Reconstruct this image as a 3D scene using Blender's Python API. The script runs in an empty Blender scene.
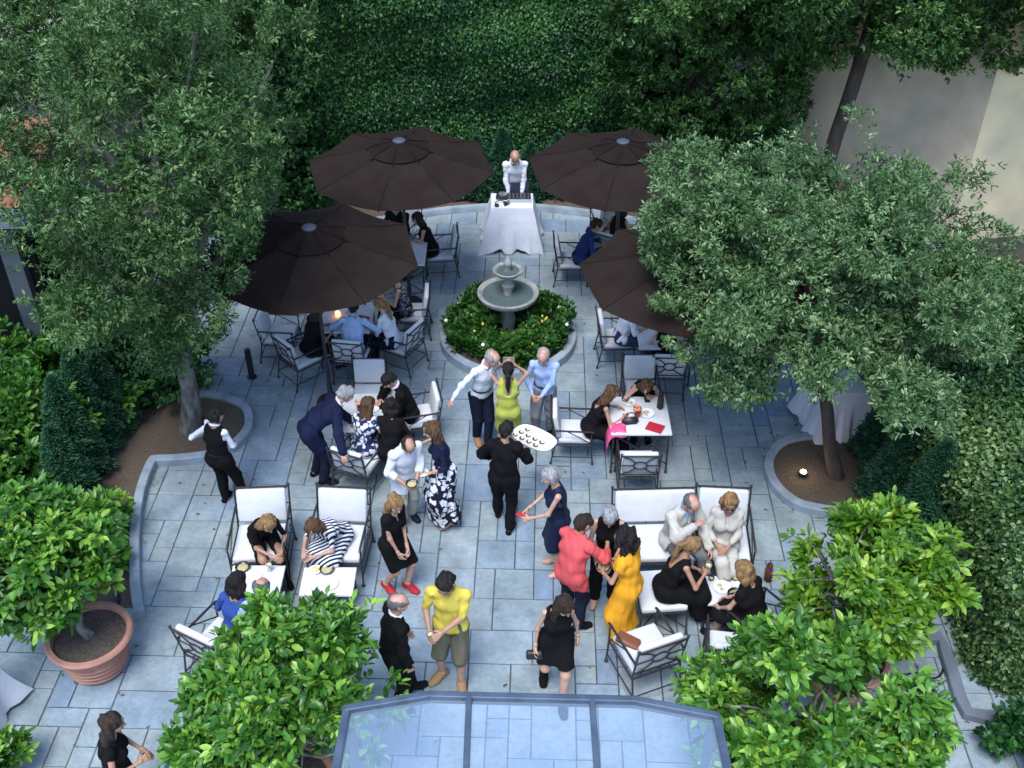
import bpy, bmesh, math, random
import numpy as np
from mathutils import Vector, Matrix

R = math.radians
random.seed(11)
rng = np.random.default_rng(11)
scene = bpy.context.scene
C = scene.collection

# ------------------------------------------------------------------ camera, sky, sun, exposure
CAM_H, PITCH, FPX = 9.6, 37.5, 1080.0
cd = bpy.data.cameras.new('camera')
cam = bpy.data.objects.new('camera', cd)
C.objects.link(cam)
cam.location = (0, 0, CAM_H)
cam.rotation_euler = (R(90 - PITCH), 0, 0)
cd.sensor_width = 36
cd.lens = 36 * FPX / 1024
cd.clip_end = 500
scene.camera = cam

SUN_EL, SUN_AZ = 66, 200          # degrees; azimuth clockwise from +Y
world = bpy.data.worlds.new('World')
scene.world = world
world.use_nodes = True
wn = world.node_tree
sky = wn.nodes.new('ShaderNodeTexSky')
sky.sky_type = 'NISHITA'
sky.sun_disc = False
sky.sun_elevation = R(SUN_EL)
sky.sun_rotation = R(SUN_AZ)
sky.air_density = 1.0
sky.dust_density = 0.6
sky.ozone_density = 1.0
bg = wn.nodes['Background']
bg.inputs['Strength'].default_value = 0.138
wn.links.new(sky.outputs[0], bg.inputs[0])
sd = bpy.data.lights.new('sun', 'SUN')
sd.energy = 1.3
sd.angle = R(28)
sd.color = (1.0, 0.985, 0.96)
sun = bpy.data.objects.new('sun', sd)
C.objects.link(sun)
_el, _az = R(SUN_EL), R(SUN_AZ)
_d = Vector((math.cos(_el) * math.sin(_az), math.cos(_el) * math.cos(_az), math.sin(_el)))
sun.rotation_euler = _d.to_track_quat('Z', 'Y').to_euler()
sun.location = (0, -5, 25)
scene.view_settings.view_transform = 'Standard'
scene.view_settings.look = 'None'
scene.view_settings.gamma = 1
scene.view_settings.exposure = 1.62
scene.view_settings.use_curve_mapping = False
scene.unit_settings.system = 'METRIC'
scene.unit_settings.scale_length = 1.14      # one scene unit is 1.14 m
scene.render.engine = 'CYCLES'
scene.cycles.max_bounces = 6
scene.cycles.diffuse_bounces = 3
scene.cycles.transparent_max_bounces = 12


def gp(px, py, z=0.0):
    """ground (or height z) point seen at a pixel of the survey photograph"""
    th = R(PITCH)
    u, v = (px - 512) / FPX, (py - 384) / FPX
    dy, dz = math.cos(th) - v * math.sin(th), -math.sin(th) - v * math.cos(th)
    t = (CAM_H - z) / -dz
    return Vector((u * t, dy * t, z))


# ------------------------------------------------------------------ object helpers
def tag(o, label=None, cat=None, group=None, kind=None):
    if label: o['label'] = label
    if cat: o['category'] = cat
    if group: o['group'] = group
    if kind: o['kind'] = kind
    return o


def empty(name, loc, rz=0, label=None, cat=None, group=None):
    o = bpy.data.objects.new(name, None)
    C.objects.link(o)
    o.location = loc
    o.rotation_euler = (0, 0, rz)
    return tag(o, label, cat, group)


def raw_obj(name, verts, faces, mats, parent=None, smooth=False, mi=None):
    me = bpy.data.meshes.new(name)
    me.from_pydata([tuple(v) for v in verts], [], [tuple(f) for f in faces])
    if not isinstance(mats, (list, tuple)): mats = [mats]
    for m in mats: me.materials.append(m)
    if smooth: me.polygons.foreach_set('use_smooth', np.ones(len(me.polygons), bool))
    if mi is not None: me.polygons.foreach_set('material_index', np.asarray(mi, np.int32))
    me.update()
    o = bpy.data.objects.new(name, me)
    C.objects.link(o)
    if parent is not None: o.parent = parent
    return o


def np_obj(name, V, F, mats, parent=None, smooth=True, tint=None, mi=None):
    """fast mesh from numpy arrays; F is (n,4) or (n,3)"""
    me = bpy.data.meshes.new(name)
    n, k = F.shape
    me.vertices.add(len(V))
    me.vertices.foreach_set('co', np.ascontiguousarray(V, np.float32).ravel())
    me.loops.add(n * k)
    me.loops.foreach_set('vertex_index', np.ascontiguousarray(F, np.int32).ravel())
    me.polygons.add(n)
    me.polygons.foreach_set('loop_start', np.arange(0, n * k, k, dtype=np.int32))
    me.polygons.foreach_set('loop_total', np.full(n, k, np.int32))
    if not isinstance(mats, (list, tuple)): mats = [mats]
    for m in mats: me.materials.append(m)
    if mi is not None: me.polygons.foreach_set('material_index', np.ascontiguousarray(mi, np.int32))
    if smooth: me.polygons.foreach_set('use_smooth', np.ones(n, bool))
    if tint is not None:
        a = me.attributes.new('tint', 'FLOAT', 'FACE')
        a.data.foreach_set('value', np.ascontiguousarray(tint, np.float32))
    me.update(calc_edges=True)
    o = bpy.data.objects.new(name, me)
    C.objects.link(o)
    if parent is not None: o.parent = parent
    return o


class MB:
    """collects shapes and links them as one mesh object"""
    def __init__(self):
        self.v, self.f, self.t = [], [], []

    def add(self, vs, fs, tint=0.5):
        b = len(self.v)
        self.v += [tuple(x) for x in vs]
        self.f += [tuple(i + b for i in f) for f in fs]
        self.t += [tint] * len(fs)
        return self

    def box(self, c, s, rz=0, bev=0.0, M=None, seg=2):
        bm = bmesh.new()
        bmesh.ops.create_cube(bm, size=1)
        for v in bm.verts: v.co = Vector((v.co.x * s[0], v.co.y * s[1], v.co.z * s[2]))
        if bev > 0:
            bmesh.ops.bevel(bm, geom=bm.edges[:], offset=bev, segments=seg, affect='EDGES', profile=0.5)
        T = Matrix.Translation(Vector(c)) @ (M.to_4x4() if M is not None else Matrix.Rotation(rz, 4, 'Z'))
        bm.verts.ensure_lookup_table()
        self.add([T @ v.co for v in bm.verts], [[v.index for v in f.verts] for f in bm.faces])
        bm.free()
        return self

    def tube(self, pts, r, n=8, cap=True, closed=False):
        pts = [Vector(p) for p in pts]
        rs = r if isinstance(r, (list, tuple)) else [r] * len(pts)
        N = len(pts)
        vs, fs = [], []
        up = None
        for i, p in enumerate(pts):
            if closed: d = pts[(i + 1) % N] - pts[i - 1]
            else: d = pts[min(i + 1, N - 1)] - pts[max(i - 1, 0)]
            d.normalize()
            if up is None:
                up = Vector((0, 0, 1)) if abs(d.z) < 0.9 else Vector((1, 0, 0))
            a = d.cross(up).normalized()
            b = a.cross(d).normalized()
            up = b
            for k in range(n):
                t = 2 * math.pi * k / n
                vs.append(p + (a * math.cos(t) + b * math.sin(t)) * rs[i])
        for i in range(N if closed else N - 1):
            j = (i + 1) % N
            for k in range(n):
                m = (k + 1) % n
                fs.append((i * n + k, i * n + m, j * n + m, j * n + k))
        if cap and not closed:
            fs.append(tuple(reversed(range(n))))
            fs.append(tuple((N - 1) * n + k for k in range(n)))
        return self.add(vs, fs)

    def bar(self, a, b, r, n=6):
        return self.tube([a, b], r, n)

    def lathe(self, prof, c=(0, 0, 0), n=32, M=None):
        vs, fs = [], []
        c = Vector(c)
        for (r, z) in prof:
            for k in range(n):
                t = 2 * math.pi * k / n
                p = Vector((r * math.cos(t), r * math.sin(t), z))
                if M is not None: p = M @ p
                vs.append(c + p)
        for i in range(len(prof) - 1):
            for k in range(n):
                m = (k + 1) % n
                fs.append((i * n + k, i * n + m, (i + 1) * n + m, (i + 1) * n + k))
        if prof[0][0] > 1e-4: fs.append(tuple(reversed(range(n))))
        if prof[-1][0] > 1e-4: fs.append(tuple((len(prof) - 1) * n + k for k in range(n)))
        return self.add(vs, fs)

    def ball(self, c, r, n=10, sz=1.0):
        m = n // 2
        prof = [(r * math.sin(math.pi * i / m) + 1e-5, -r * sz * math.cos(math.pi * i / m)) for i in range(m + 1)]
        return self.lathe(prof, c, n)

    def prism(self, poly, z0, z1, z1f=None):
        n = len(poly)
        vs = [(p[0], p[1], z0) for p in poly] + [(p[0], p[1], z1) for p in poly]
        fs = [tuple(reversed(range(n))), tuple(range(n, 2 * n))]
        for i in range(n):
            j = (i + 1) % n
            fs.append((i, j, n + j, n + i))
        return self.add(vs, fs)

    def build(self, name, mats, parent=None, smooth=False, angle=40):
        o = raw_obj(name, self.v, self.f, mats, parent)
        me = o.data
        if smooth:
            me.polygons.foreach_set('use_smooth', np.ones(len(me.polygons), bool))
            me.set_sharp_from_angle(angle=R(angle))
        a = me.attributes.new('tint', 'FLOAT', 'FACE')
        a.data.foreach_set('value', np.array(self.t, np.float32))
        return o


def copy_tree(o, parent=None):
    c = o.copy()
    C.objects.link(c)
    c.parent = parent
    for ch in [x for x in o.children]:
        copy_tree(ch, c)
    return c


# ------------------------------------------------------------------ materials
def mat(name, col, rough=0.6, metal=0.0, col2=None, scale=8.0, detail=4.0, bump=0.0, bscale=None, spec=0.5, stretch=None, contrast=(0.35, 0.65), tint=None, sss=0.0):
    """Principled surface whose colour drifts between col and col2 by noise; optional per-face tint attribute"""
    m = bpy.data.materials.new(name)
    m.use_nodes = True
    nt = m.node_tree
    N, L = nt.nodes, nt.links
    p = N['Principled BSDF']
    p.inputs['Roughness'].default_value = rough
    p.inputs['Metallic'].default_value = metal
    p.inputs['Specular IOR Level'].default_value = spec
    tc = N.new('ShaderNodeTexCoord')
    mp = N.new('ShaderNodeMapping')
    L.new(tc.outputs['Object'], mp.inputs[0])
    if stretch: mp.inputs['Scale'].default_value = stretch
    src = None
    if tint:
        at = N.new('ShaderNodeAttribute')
        at.attribute_name = 'tint'
        cr = N.new('ShaderNodeValToRGB')
        els = cr.color_ramp.elements
        while len(els) < len(tint): els.new(0.5)
        for i, c in enumerate(tint):
            els[i].position = i / (len(tint) - 1)
            els[i].color = (*c, 1)
        L.new(at.outputs['Fac'], cr.inputs[0])
        src = cr.outputs[0]
    if col2 is not None:
        nz = N.new('ShaderNodeTexNoise')
        nz.inputs['Scale'].default_value = scale
        nz.inputs['Detail'].default_value = detail
        L.new(mp.outputs[0], nz.inputs[0])
        mr = N.new('ShaderNodeMapRange')
        mr.inputs[1].default_value, mr.inputs[2].default_value = contrast
        L.new(nz.outputs[0], mr.inputs[0])
        mx = N.new('ShaderNodeMix')
        mx.data_type = 'RGBA'
        if src is not None:
            mx.blend_type = 'MULTIPLY'
            mx.inputs[0].default_value = 1.0
            mm = N.new('ShaderNodeMix')
            mm.data_type = 'RGBA'
            mm.inputs[6].default_value = (*col, 1)
            mm.inputs[7].default_value = (*col2, 1)
            L.new(mr.outputs[0], mm.inputs[0])
            L.new(src, mx.inputs[6])
            L.new(mm.outputs[2], mx.inputs[7])
        else:
            L.new(mr.outputs[0], mx.inputs[0])
            mx.inputs[6].default_value = (*col, 1)
            mx.inputs[7].default_value = (*col2, 1)
        src = mx.outputs[2]
    if src is not None: L.new(src, p.inputs['Base Color'])
    else: p.inputs['Base Color'].default_value = (*col, 1)
    if bump > 0:
        nb = N.new('ShaderNodeTexNoise')
        nb.inputs['Scale'].default_value = bscale or scale * 4
        nb.inputs['Detail'].default_value = 5
        L.new(mp.outputs[0], nb.inputs[0])
        bp = N.new('ShaderNodeBump')
        bp.inputs['Strength'].default_value = bump
        bp.inputs['Distance'].default_value = 0.02
        L.new(nb.outputs[0], bp.inputs['Height'])
        L.new(bp.outputs[0], p.inputs['Normal'])
    if sss > 0:
        p.inputs['Subsurface Weight'].default_value = sss
        p.inputs['Subsurface Radius'].default_value = (0.02, 0.008, 0.004)
    return m


def leaf_mat(name, cols, rough=0.45, trans=0.25, spec=0.4):
    m = bpy.data.materials.new(name)
    m.use_nodes = True
    N, L = m.node_tree.nodes, m.node_tree.links
    p = N['Principled BSDF']
    p.inputs['Roughness'].default_value = rough
    p.inputs['Specular IOR Level'].default_value = spec
    at = N.new('ShaderNodeAttribute')
    at.attribute_name = 'tint'
    cr = N.new('ShaderNodeValToRGB')
    els = cr.color_ramp.elements
    while len(els) < len(cols): els.new(0.5)
    for i, c in enumerate(cols):
        els[i].position = i / (len(cols) - 1)
        els[i].color = (*c, 1)
    L.new(at.outputs['Fac'], cr.inputs[0])
    L.new(cr.outputs[0], p.inputs['Base Color'])
    tr = N.new('ShaderNodeBsdfTranslucent')
    L.new(cr.outputs[0], tr.inputs[0])
    mx = N.new('ShaderNodeMixShader')
    mx.inputs[0].default_value = trans
    L.new(p.outputs[0], mx.inputs[1])
    L.new(tr.outputs[0], mx.inputs[2])
    L.new(mx.outputs[0], N['Material Output'].inputs[0])
    return m


def emit(name, col, s):
    m = bpy.data.materials.new(name)
    m.use_nodes = True
    p = m.node_tree.nodes['Principled BSDF']
    p.inputs['Base Color'].default_value = (*col, 1)
    p.inputs['Emission Color'].default_value = (*col, 1)
    p.inputs['Emission Strength'].default_value = s
    return m


M = {}
M['iron'] = mat('wrought iron', (.018, .017, .02), .45, .0, (.035, .03, .03), 30)
M['cushion'] = mat('white cushion cloth', (.60, .61, .63), .85, 0, (.54, .56, .58), 6, bump=.15, bscale=60)
M['cushion_back'] = mat('grey cushion cloth', (.50, .50, .50), .85, 0, (.42, .42, .43), 7, bump=.15, bscale=60)
M['marble'] = mat('white stone tabletop', (.66, .67, .68), .45, 0, (.56, .575, .59), 5, 8)
M['cloth'] = mat('white table linen', (.64, .66, .72), .8, 0, (.59, .61, .68), 3, bump=.7, bscale=7)
M['canvas'] = mat('dark brown canvas', (.0165, .0105, .0085), .9, 0, (.0225, .0150, .0125), 3, bump=.3, bscale=5, spec=.12)
M['canvas_vent'] = mat('vent canvas', (.011, .007, .006), .9, 0, (.016, .010, .009), 5, spec=.12)
M['disc'] = mat('grey metal cap', (.06, .075, .09), .5, .1)
M['stone'] = mat('weathered grey stone', (.30, .30, .28), .8, 0, (.17, .18, .17), 9, 8, bump=.4, bscale=50)
M['kerb'] = mat('grey kerb stone', (.30, .36, .42), .75, 0, (.20, .245, .29), 5, 8, bump=.3, bscale=40)
M['water'] = mat('fountain water', (.10, .13, .13), .06, 0, (.07, .1, .1), 4, bump=.25, bscale=16)
M['terracotta'] = mat('terracotta', (.40, .20, .145), .8, 0, (.30, .15, .115), 5, 6, bump=.2, bscale=40)
M['soil'] = mat('dark soil', (.055, .040, .032), .95, 0, (.12, .09, .07), 40, 6, bump=1, bscale=60)
M['gravel'] = mat('tan gravel', (.15, .112, .078), .95, 0, (.06, .046, .034), 45, 6, bump=1.0, bscale=70, contrast=(.3, .7))
M['mortar'] = mat('dark joint sand', (.085, .095, .10), .95, 0, (.05, .056, .06), 20)
M['bark_grey'] = mat('grey bark', (.20, .19, .175), .9, 0, (.06, .056, .052), 12, 8, bump=1.0, bscale=28, stretch=(1, 1, .35))
M['bark_dark'] = mat('dark bark', (.07, .05, .04), .9, 0, (.03, .024, .02), 9, 8, bump=.8, bscale=28, stretch=(1, 1, .3))
M['earth'] = mat('dark earth', (.05, .045, .035), .95, 0, (.03, .03, .022), 4, bump=.5)  # the ground's own dark brown
M['plaster_lit'] = mat('cream plaster lit side', (.66, .54, .33), .9, 0, (.50, .42, .28), 1.6, 8, bump=.2, bscale=20)
M['plaster_shaded'] = mat('tan plaster shaded side', (.56, .46, .33), .9, 0, (.36, .30, .22), .9, 12, bump=.2, bscale=20)
M['plaster_white'] = mat('white plaster', (.74, .74, .74), .9, 0, (.62, .63, .64), 2)
M['roof_tile'] = mat('orange roof tile', (.27, .10, .05), .85, 0, (.17, .07, .04), 6)
M['lit_jamb'] = mat('lit jamb blue grey', (.045, .06, .075), .8, 0, (.03, .042, .055), 3)
M['gutter'] = mat('blue grey painted metal', (.16, .20, .25), .5, .2, (.12, .15, .2), 4)
M['front_shade'] = mat('painted front shade', (.006, .008, .010), .95, 0, (.005, .006, .007), 2, spec=.08)
M['thicket_shade'] = mat('twigs with hedge shade', (.012, .012, .008), .95, 0, (.005, .006, .004), 9)  # shade between the leaves put into the near black twig colour
M['bluestone'] = mat('blue grey slate', (.14, .165, .20), .8, 0, (.10, .12, .145), 3)
M['frame_metal'] = mat('slate blue canopy metal', (.07, .10, .14), .45, .2, (.045, .065, .095), 6)

# flagstones: tint picks a slab tone, fine noise on top
M['flag'] = mat('flagstone', (1.0, 1.0, 1.0), .66, 0, (.64, .65, .66), 3.4, 10, bump=.3, bscale=26, contrast=(.3, .74),
                tint=[(.235, .315, .375), (.315, .385, .41), (.27, .345, .38), (.335, .395, .40), (.225, .31, .415), (.30, .375, .42), (.295, .35, .35), (.325, .39, .425)])


# ------------------------------------------------------------------ foliage
def unit(a):
    return a / np.maximum(np.linalg.norm(a, axis=-1, keepdims=True), 1e-9)


def leaf_mesh(name, base, dirn, ref, L, W, m, parent=None, tint=None, hi=False, curl=.18, fold=.16):
    """one small curved leaf per base point. dirn: growth direction, ref: rough upper-side normal"""
    n = len(base)
    L = np.broadcast_to(np.asarray(L, float), (n,))[:, None]
    W = np.broadcast_to(np.asarray(W, float), (n,))[:, None]
    u = unit(dirn)
    s = unit(np.cross(u, ref) + 1e-6)
    nn = np.cross(s, u)
    P = lambda a, b, c: base + u * L * a + s * W * b + nn * L * c
    if hi:
        cv = np.random.default_rng(n).uniform(-.3, 1.6, (n, 1)) * curl
        vs = [P(0, 0, 0), P(.22, -.36, .05 + fold * .3), P(.22, 0, .03), P(.22, .36, .05 + fold * .3),
              P(.52, -.5, .04 + fold * .3 - cv * .25), P(.52, 0, -cv * .25), P(.52, .5, .04 + fold * .3 - cv * .25),
              P(.80, -.33, fold * .2 - cv * .6), P(.80, 0, -cv * .6 - .02), P(.80, .33, fold * .2 - cv * .6), P(1, 0, -cv)]
        V = np.stack(vs, 1).reshape(-1, 3)
        k = 11
        F = np.array([[0, 2, 1], [0, 3, 2], [1, 2, 5], [1, 5, 4], [2, 3, 6], [2, 6, 5], [4, 5, 8], [4, 8, 7], [5, 6, 9], [5, 9, 8], [7, 8, 10], [8, 9, 10]])
    else:
        vs = [P(0, 0, 0), P(.32, -.5, fold * .5), P(.70, -.36, fold * .2 - .04), P(1, 0, -curl), P(.70, .36, fold * .2 - .04), P(.32, .5, fold * .5)]
        V = np.stack(vs, 1).reshape(-1, 3)
        k = 6
        F = np.array([[0, 3, 2, 1], [0, 5, 4, 3]])
    A = (np.arange(n) * k)[:, None, None] + F[None]
    A = A.reshape(-1, F.shape[1])
    if tint is None: tint = rng.random(n)
    t = np.repeat(np.clip(tint, 0, 1), len(F))
    return np_obj(name, V, A, m, parent, True, t)


def vnoise(p, f, seed=0):
    """cheap smooth noise in [-1,1] from a few sine waves"""
    r = np.random.default_rng(seed)
    o = 0
    for i in range(5):
        k = unit(r.normal(size=3)) * f * (0.7 + .25 * i)
        o = o + np.sin(p @ k + r.random() * 6.28)
    return o / 2.6


def crown_points(lumps, n, depth=.16, seed=0, gap=.35, nf=2.2, keep_in=.58):
    """twig ends spread through the outer part of a cluster of ellipsoidal lumps -> (points, outward dirs)"""
    r = np.random.default_rng(seed)
    Cn = np.array([l[0] for l in lumps], float)
    Rd = np.array([l[1] if hasattr(l[1], '__len__') else (l[1],) * 3 for l in lumps], float)
    area = (Rd[:, 0] * Rd[:, 1] + Rd[:, 1] * Rd[:, 2] + Rd[:, 0] * Rd[:, 2])
    out, outd = [], []
    tot = 0
    while tot < n:
        m = n * 2
        i = r.choice(len(lumps), m, p=area / area.sum())
        d = unit(r.normal(size=(m, 3)))
        rad = 1 - np.abs(r.normal(size=(m, 1))) * depth * 1.4 + r.normal(size=(m, 1)) * .05 + (np.abs(r.normal(size=(m, 1))) * .16) * (r.random((m, 1)) < .25)
        p = Cn[i] + d * Rd[i] * rad
        ok = np.ones(m, bool)
        for c, q in zip(Cn, Rd):
            ok &= np.linalg.norm((p - c) / q, axis=1) > keep_in - .0
        ok &= vnoise(p, nf, seed) + .5 * vnoise(p, nf * 2.7, seed + 9) > (-1 + gap * 1.9 * r.random(m))
        out.append(p[ok]); outd.append(unit(d / Rd[i])[ok])
        tot += ok.sum()
    o_, d_ = np.concatenate(out)[:n], np.concatenate(outd)[:n]
    return o_ + vnoise(o_, 5, seed + 4)[:, None] * d_ * .06, unit(d_ + r.normal(size=(n, 3)) * .3)


def rosettes(pts, dirs, m, spread=.9, up=.25, back=.05, seed=0):
    """m leaves per twig end"""
    r = np.random.default_rng(seed)
    n = len(pts)
    b = np.repeat(pts, m, 0)
    d = np.repeat(dirs, m, 0)
    q = unit(r.normal(size=(n * m, 3)))
    dd = unit(d * .75 + q * spread + np.array([0, 0, up]))
    b = b - d * (r.random((n * m, 1)) * back) + q * back * .4
    ref = unit(d * .6 + np.array([0, 0, .8]) + r.normal(size=(n * m, 3)) * .25)
    t = np.clip(np.repeat(r.random(n) ** 1.3, m) * .7 + r.random(n * m) * .4 - .05, 0, 1)
    return b, dd, ref, t


def make_lumps(c, rad, n, size, seed):
    r = np.random.default_rng(seed)
    L = [(np.array(c), np.array(rad) * .70)]
    g = math.pi * (3 - math.sqrt(5))
    for i in range(n):
        z = 1 - 2 * (i + .5) / n
        q = math.sqrt(1 - z * z)
        d = np.array([q * math.cos(g * i), q * math.sin(g * i), z]) + r.normal(size=3) * .12
        s = size * r.uniform(.75, 1.25)
        L.append((np.array(c) + d * np.array(rad) * r.uniform(.60, .95), np.array([s, s, s * .85])))
    return L


def limbs(mb, base, top, r0, r1, targets, seed=0, starts=(3, 4, 5, 6)):
    r = random.Random(seed)
    base, top = Vector(base), Vector(top)
    pts, rs = [], []
    n = 7
    for i in range(n):
        t = i / (n - 1)
        w = Vector((r.uniform(-1, 1), r.uniform(-1, 1), 0)) * .035 * (1 if 0 < i < n - 1 else 0)
        pts.append(base.lerp(top, t) + w)
        rs.append((r0 * (1 - t) + r1 * t) * (1.35 if i == 0 else 1))
    mb.tube(pts, rs, 10)
    for q in targets:
        q = Vector(q)
        s = pts[r.choice(starts)]
        mid = s.lerp(q, .5) + Vector((r.uniform(-.15, .15), r.uniform(-.15, .15), .12))
        mb.tube([s, s.lerp(mid, .5), mid, mid.lerp(q, .5) + Vector((0, 0, .03)), q], [r1 * .8, r1 * .65, r1 * .5, r1 * .35, r1 * .15], 6)


def tree(name, label, cat, base, crown_c, rad, nl, lsize, twigs, per, leaf, m, bark, r0, r1, seed, group=None, hi=False, gap=.35, depth=.16, up=.25, top=None, spread=.9, nf=2.2, zmin=None, cull=None, starts=(3, 4, 5, 6)):
    root = empty(name, base, 0, label, cat, group)
    L = make_lumps(np.array(crown_c) - np.array(base), rad, nl, lsize, seed)
    p, d = crown_points(L, twigs, depth, seed, gap, nf)
    if zmin is not None:
        k = p[:, 2] > zmin
        p, d = p[k], d[k]
    if cull is not None:
        k = ~cull(p + np.array(base))
        p, d = p[k], d[k]
    b, dd, ref, t = rosettes(p, d, per, spread=spread, up=up, back=leaf[0] * .8, seed=seed)
    r = np.random.default_rng(seed + 1)
    sc = r.uniform(.7, 1.2, len(b))
    leaf_mesh('crown', b, dd, ref, leaf[0] * sc, leaf[1] * sc, m, root, t, hi)
    tb = MB()
    tp = Vector(top) - Vector(base) if top else Vector(crown_c) - Vector(base)
    tg = [l[0] for l in L[1:]]
    if cull is not None: tg = [q for q in tg if not cull(np.array([q * 1.0 + np.array(base)]))[0]]
    if zmin is not None: tg = [q for q in tg if q[2] > zmin]
    limbs(tb, (0, 0, -.02), tp, r0, r1, [tuple(q * .93) for q in tg[::2]], seed, starts)
    tb.build('trunk', bark, root, True, 60)
    return root


def ivy_sheet(name, origin, ax, ay, nrm, nx, ny, count, leaf, m, parent=None, bulge=.25, seed=0, droop=.6, f=1.6, hi=False, edge=.0):
    """leaves hanging over a bumpy sheet spanned by ax (length nx) and ay (length ny)"""
    r = np.random.default_rng(seed)
    ax, ay, nrm = [unit(np.array(v, float)) for v in (ax, ay, nrm)]
    a, b = r.random(count) * nx, r.random(count) * ny
    p0 = np.array(origin) + a[:, None] * ax + b[:, None] * ay
    h = vnoise(p0, f, seed) * bulge + vnoise(p0, f * 3.2, seed + 1) * bulge * .5
    p = p0 + nrm * (h + r.normal(size=count) * bulge * .22)[:, None]
    if edge: p += r.normal(size=(count, 3)) * edge
    q = unit(r.normal(size=(count, 3)))
    dd = unit(nrm * .45 + q * .75 + np.array([0, 0, -droop]))
    ref = unit(nrm + r.normal(size=(count, 3)) * .35 + np.array([0, 0, .35]))
    t = np.clip(.5 + .14 * vnoise(p0, 3.5, seed + 3) + r.normal(size=count) * .24, 0, 1)
    sc = r.uniform(.65, 1.25, count)
    return leaf_mesh(name, p, dd, ref, leaf[0] * sc, leaf[1] * sc, m, parent, t, hi)


LM = {}  # wide ramps put dark gaps and highlights into the leaf colours
LM['oak'] = leaf_mat('holm oak leaf', [(0.0158, 0.0564, 0.0115), (0.0396, 0.1048, 0.023), (0.0858, 0.168, 0.0461), (0.2244, 0.336, 0.1248)], .38)
LM['oakb'] = leaf_mat('young oak leaf', [(0.0225, 0.0688, 0.015), (0.0438, 0.1125, 0.0225), (0.0875, 0.175, 0.0375), (0.1875, 0.275, 0.0875)], .5)
LM['pale'] = leaf_mat('grey green leaf', [(0.0246, 0.071, 0.0183), (0.0614, 0.1365, 0.0406), (0.1297, 0.2252, 0.0831), (0.3276, 0.4436, 0.218)], .45)
LM['citrus'] = leaf_mat('citrus leaf', [(0.0211, 0.0905, 0.0104), (0.0527, 0.1716, 0.0182), (0.1229, 0.2964, 0.0312), (0.351, 0.5616, 0.078)], .35, .3, .5)
LM['ivy'] = leaf_mat('ivy leaf', [(0.0045, 0.0298, 0.0073), (0.0106, 0.0596, 0.0125), (0.0257, 0.1053, 0.0188), (0.0877, 0.2193, 0.0418)], .4)
LM['ivylight'] = leaf_mat('pale ivy leaf', [(0.01, 0.0446, 0.0108), (0.0284, 0.0861, 0.0194), (0.078, 0.156, 0.0389), (0.2835, 0.3861, 0.1512)], .42)
LM['laurel'] = leaf_mat('laurel leaf', [(0.0151, 0.0683, 0.0086), (0.0332, 0.1244, 0.0151), (0.0756, 0.1973, 0.0259), (0.1814, 0.3491, 0.054)], .35)
LM['conifer'] = leaf_mat('cypress spray', [(0.012, 0.0552, 0.027), (0.024, 0.0966, 0.0468), (0.042, 0.1449, 0.0675), (0.084, 0.2277, 0.108)], .7, .1)
LM['darktree'] = leaf_mat('dark oak leaf', [(0.0086, 0.0396, 0.0074), (0.0224, 0.0756, 0.0137), (0.0552, 0.1351, 0.0252), (0.1724, 0.306, 0.0735)], .42)
LM['bedding'] = leaf_mat('bedding plant leaf', [(0.0115, 0.0552, 0.008), (0.023, 0.092, 0.0115), (0.046, 0.138, 0.0184), (0.1035, 0.2185, 0.0345)], .4)
LM['citrus_young'] = leaf_mat('young citrus leaf', [(0.0379, 0.121, 0.0088), (0.0822, 0.2057, 0.0132), (0.1644, 0.3146, 0.0242), (0.3668, 0.5203, 0.066)], .35, .3, .5)

# the flagstones: slab tone x fine mottling x broad damp and dirty patches
_m = M['flag']
_N, _L = _m.node_tree.nodes, _m.node_tree.links
_p = _N['Principled BSDF']
_src = _p.inputs['Base Color'].links[0].from_socket
_tc = [x for x in _N if x.type == 'TEX_COORD'][0]
for _sc, _lo, _hi, _dark in ((15.0, .42, .66, (.80, .82, .84)), (.55, .48, .70, (.76, .78, .80)), (1.9, .61, .70, (.64, .67, .70)), (48.0, .58, .70, (.72, .74, .76))):
    _z = _N.new('ShaderNodeTexNoise'); _z.inputs['Scale'].default_value = _sc; _z.inputs['Detail'].default_value = 8; _z.inputs['Roughness'].default_value = .62
    _L.new(_tc.outputs['Object'], _z.inputs[0])
    _r = _N.new('ShaderNodeMapRange'); _r.inputs[1].default_value, _r.inputs[2].default_value = _lo, _hi
    _L.new(_z.outputs[0], _r.inputs[0])
    _x = _N.new('ShaderNodeMix'); _x.data_type = 'RGBA'; _x.blend_type = 'MULTIPLY'
    _L.new(_r.outputs[0], _x.inputs[0]); _L.new(_src, _x.inputs[6]); _x.inputs[7].default_value = (*_dark, 1)
    _src = _x.outputs[2]
_L.new(_src, _p.inputs['Base Color'])
# ------------------------------------------------------------------ ground, paving, beds
def smooth_line(pts, n=6):
    P = [np.array(p, float) for p in pts]
    P = [2 * P[0] - P[1]] + P + [2 * P[-1] - P[-2]]
    out = []
    for i in range(1, len(P) - 2):
        for k in range(n):
            t = k / n
            a, b, c, d = P[i - 1:i + 3]
            out.append(.5 * (2 * b + (c - a) * t + (2 * a - 5 * b + 4 * c - d) * t * t + (3 * b - a - 3 * c + d) * t ** 3))
    out.append(P[-2])
    return out


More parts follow.
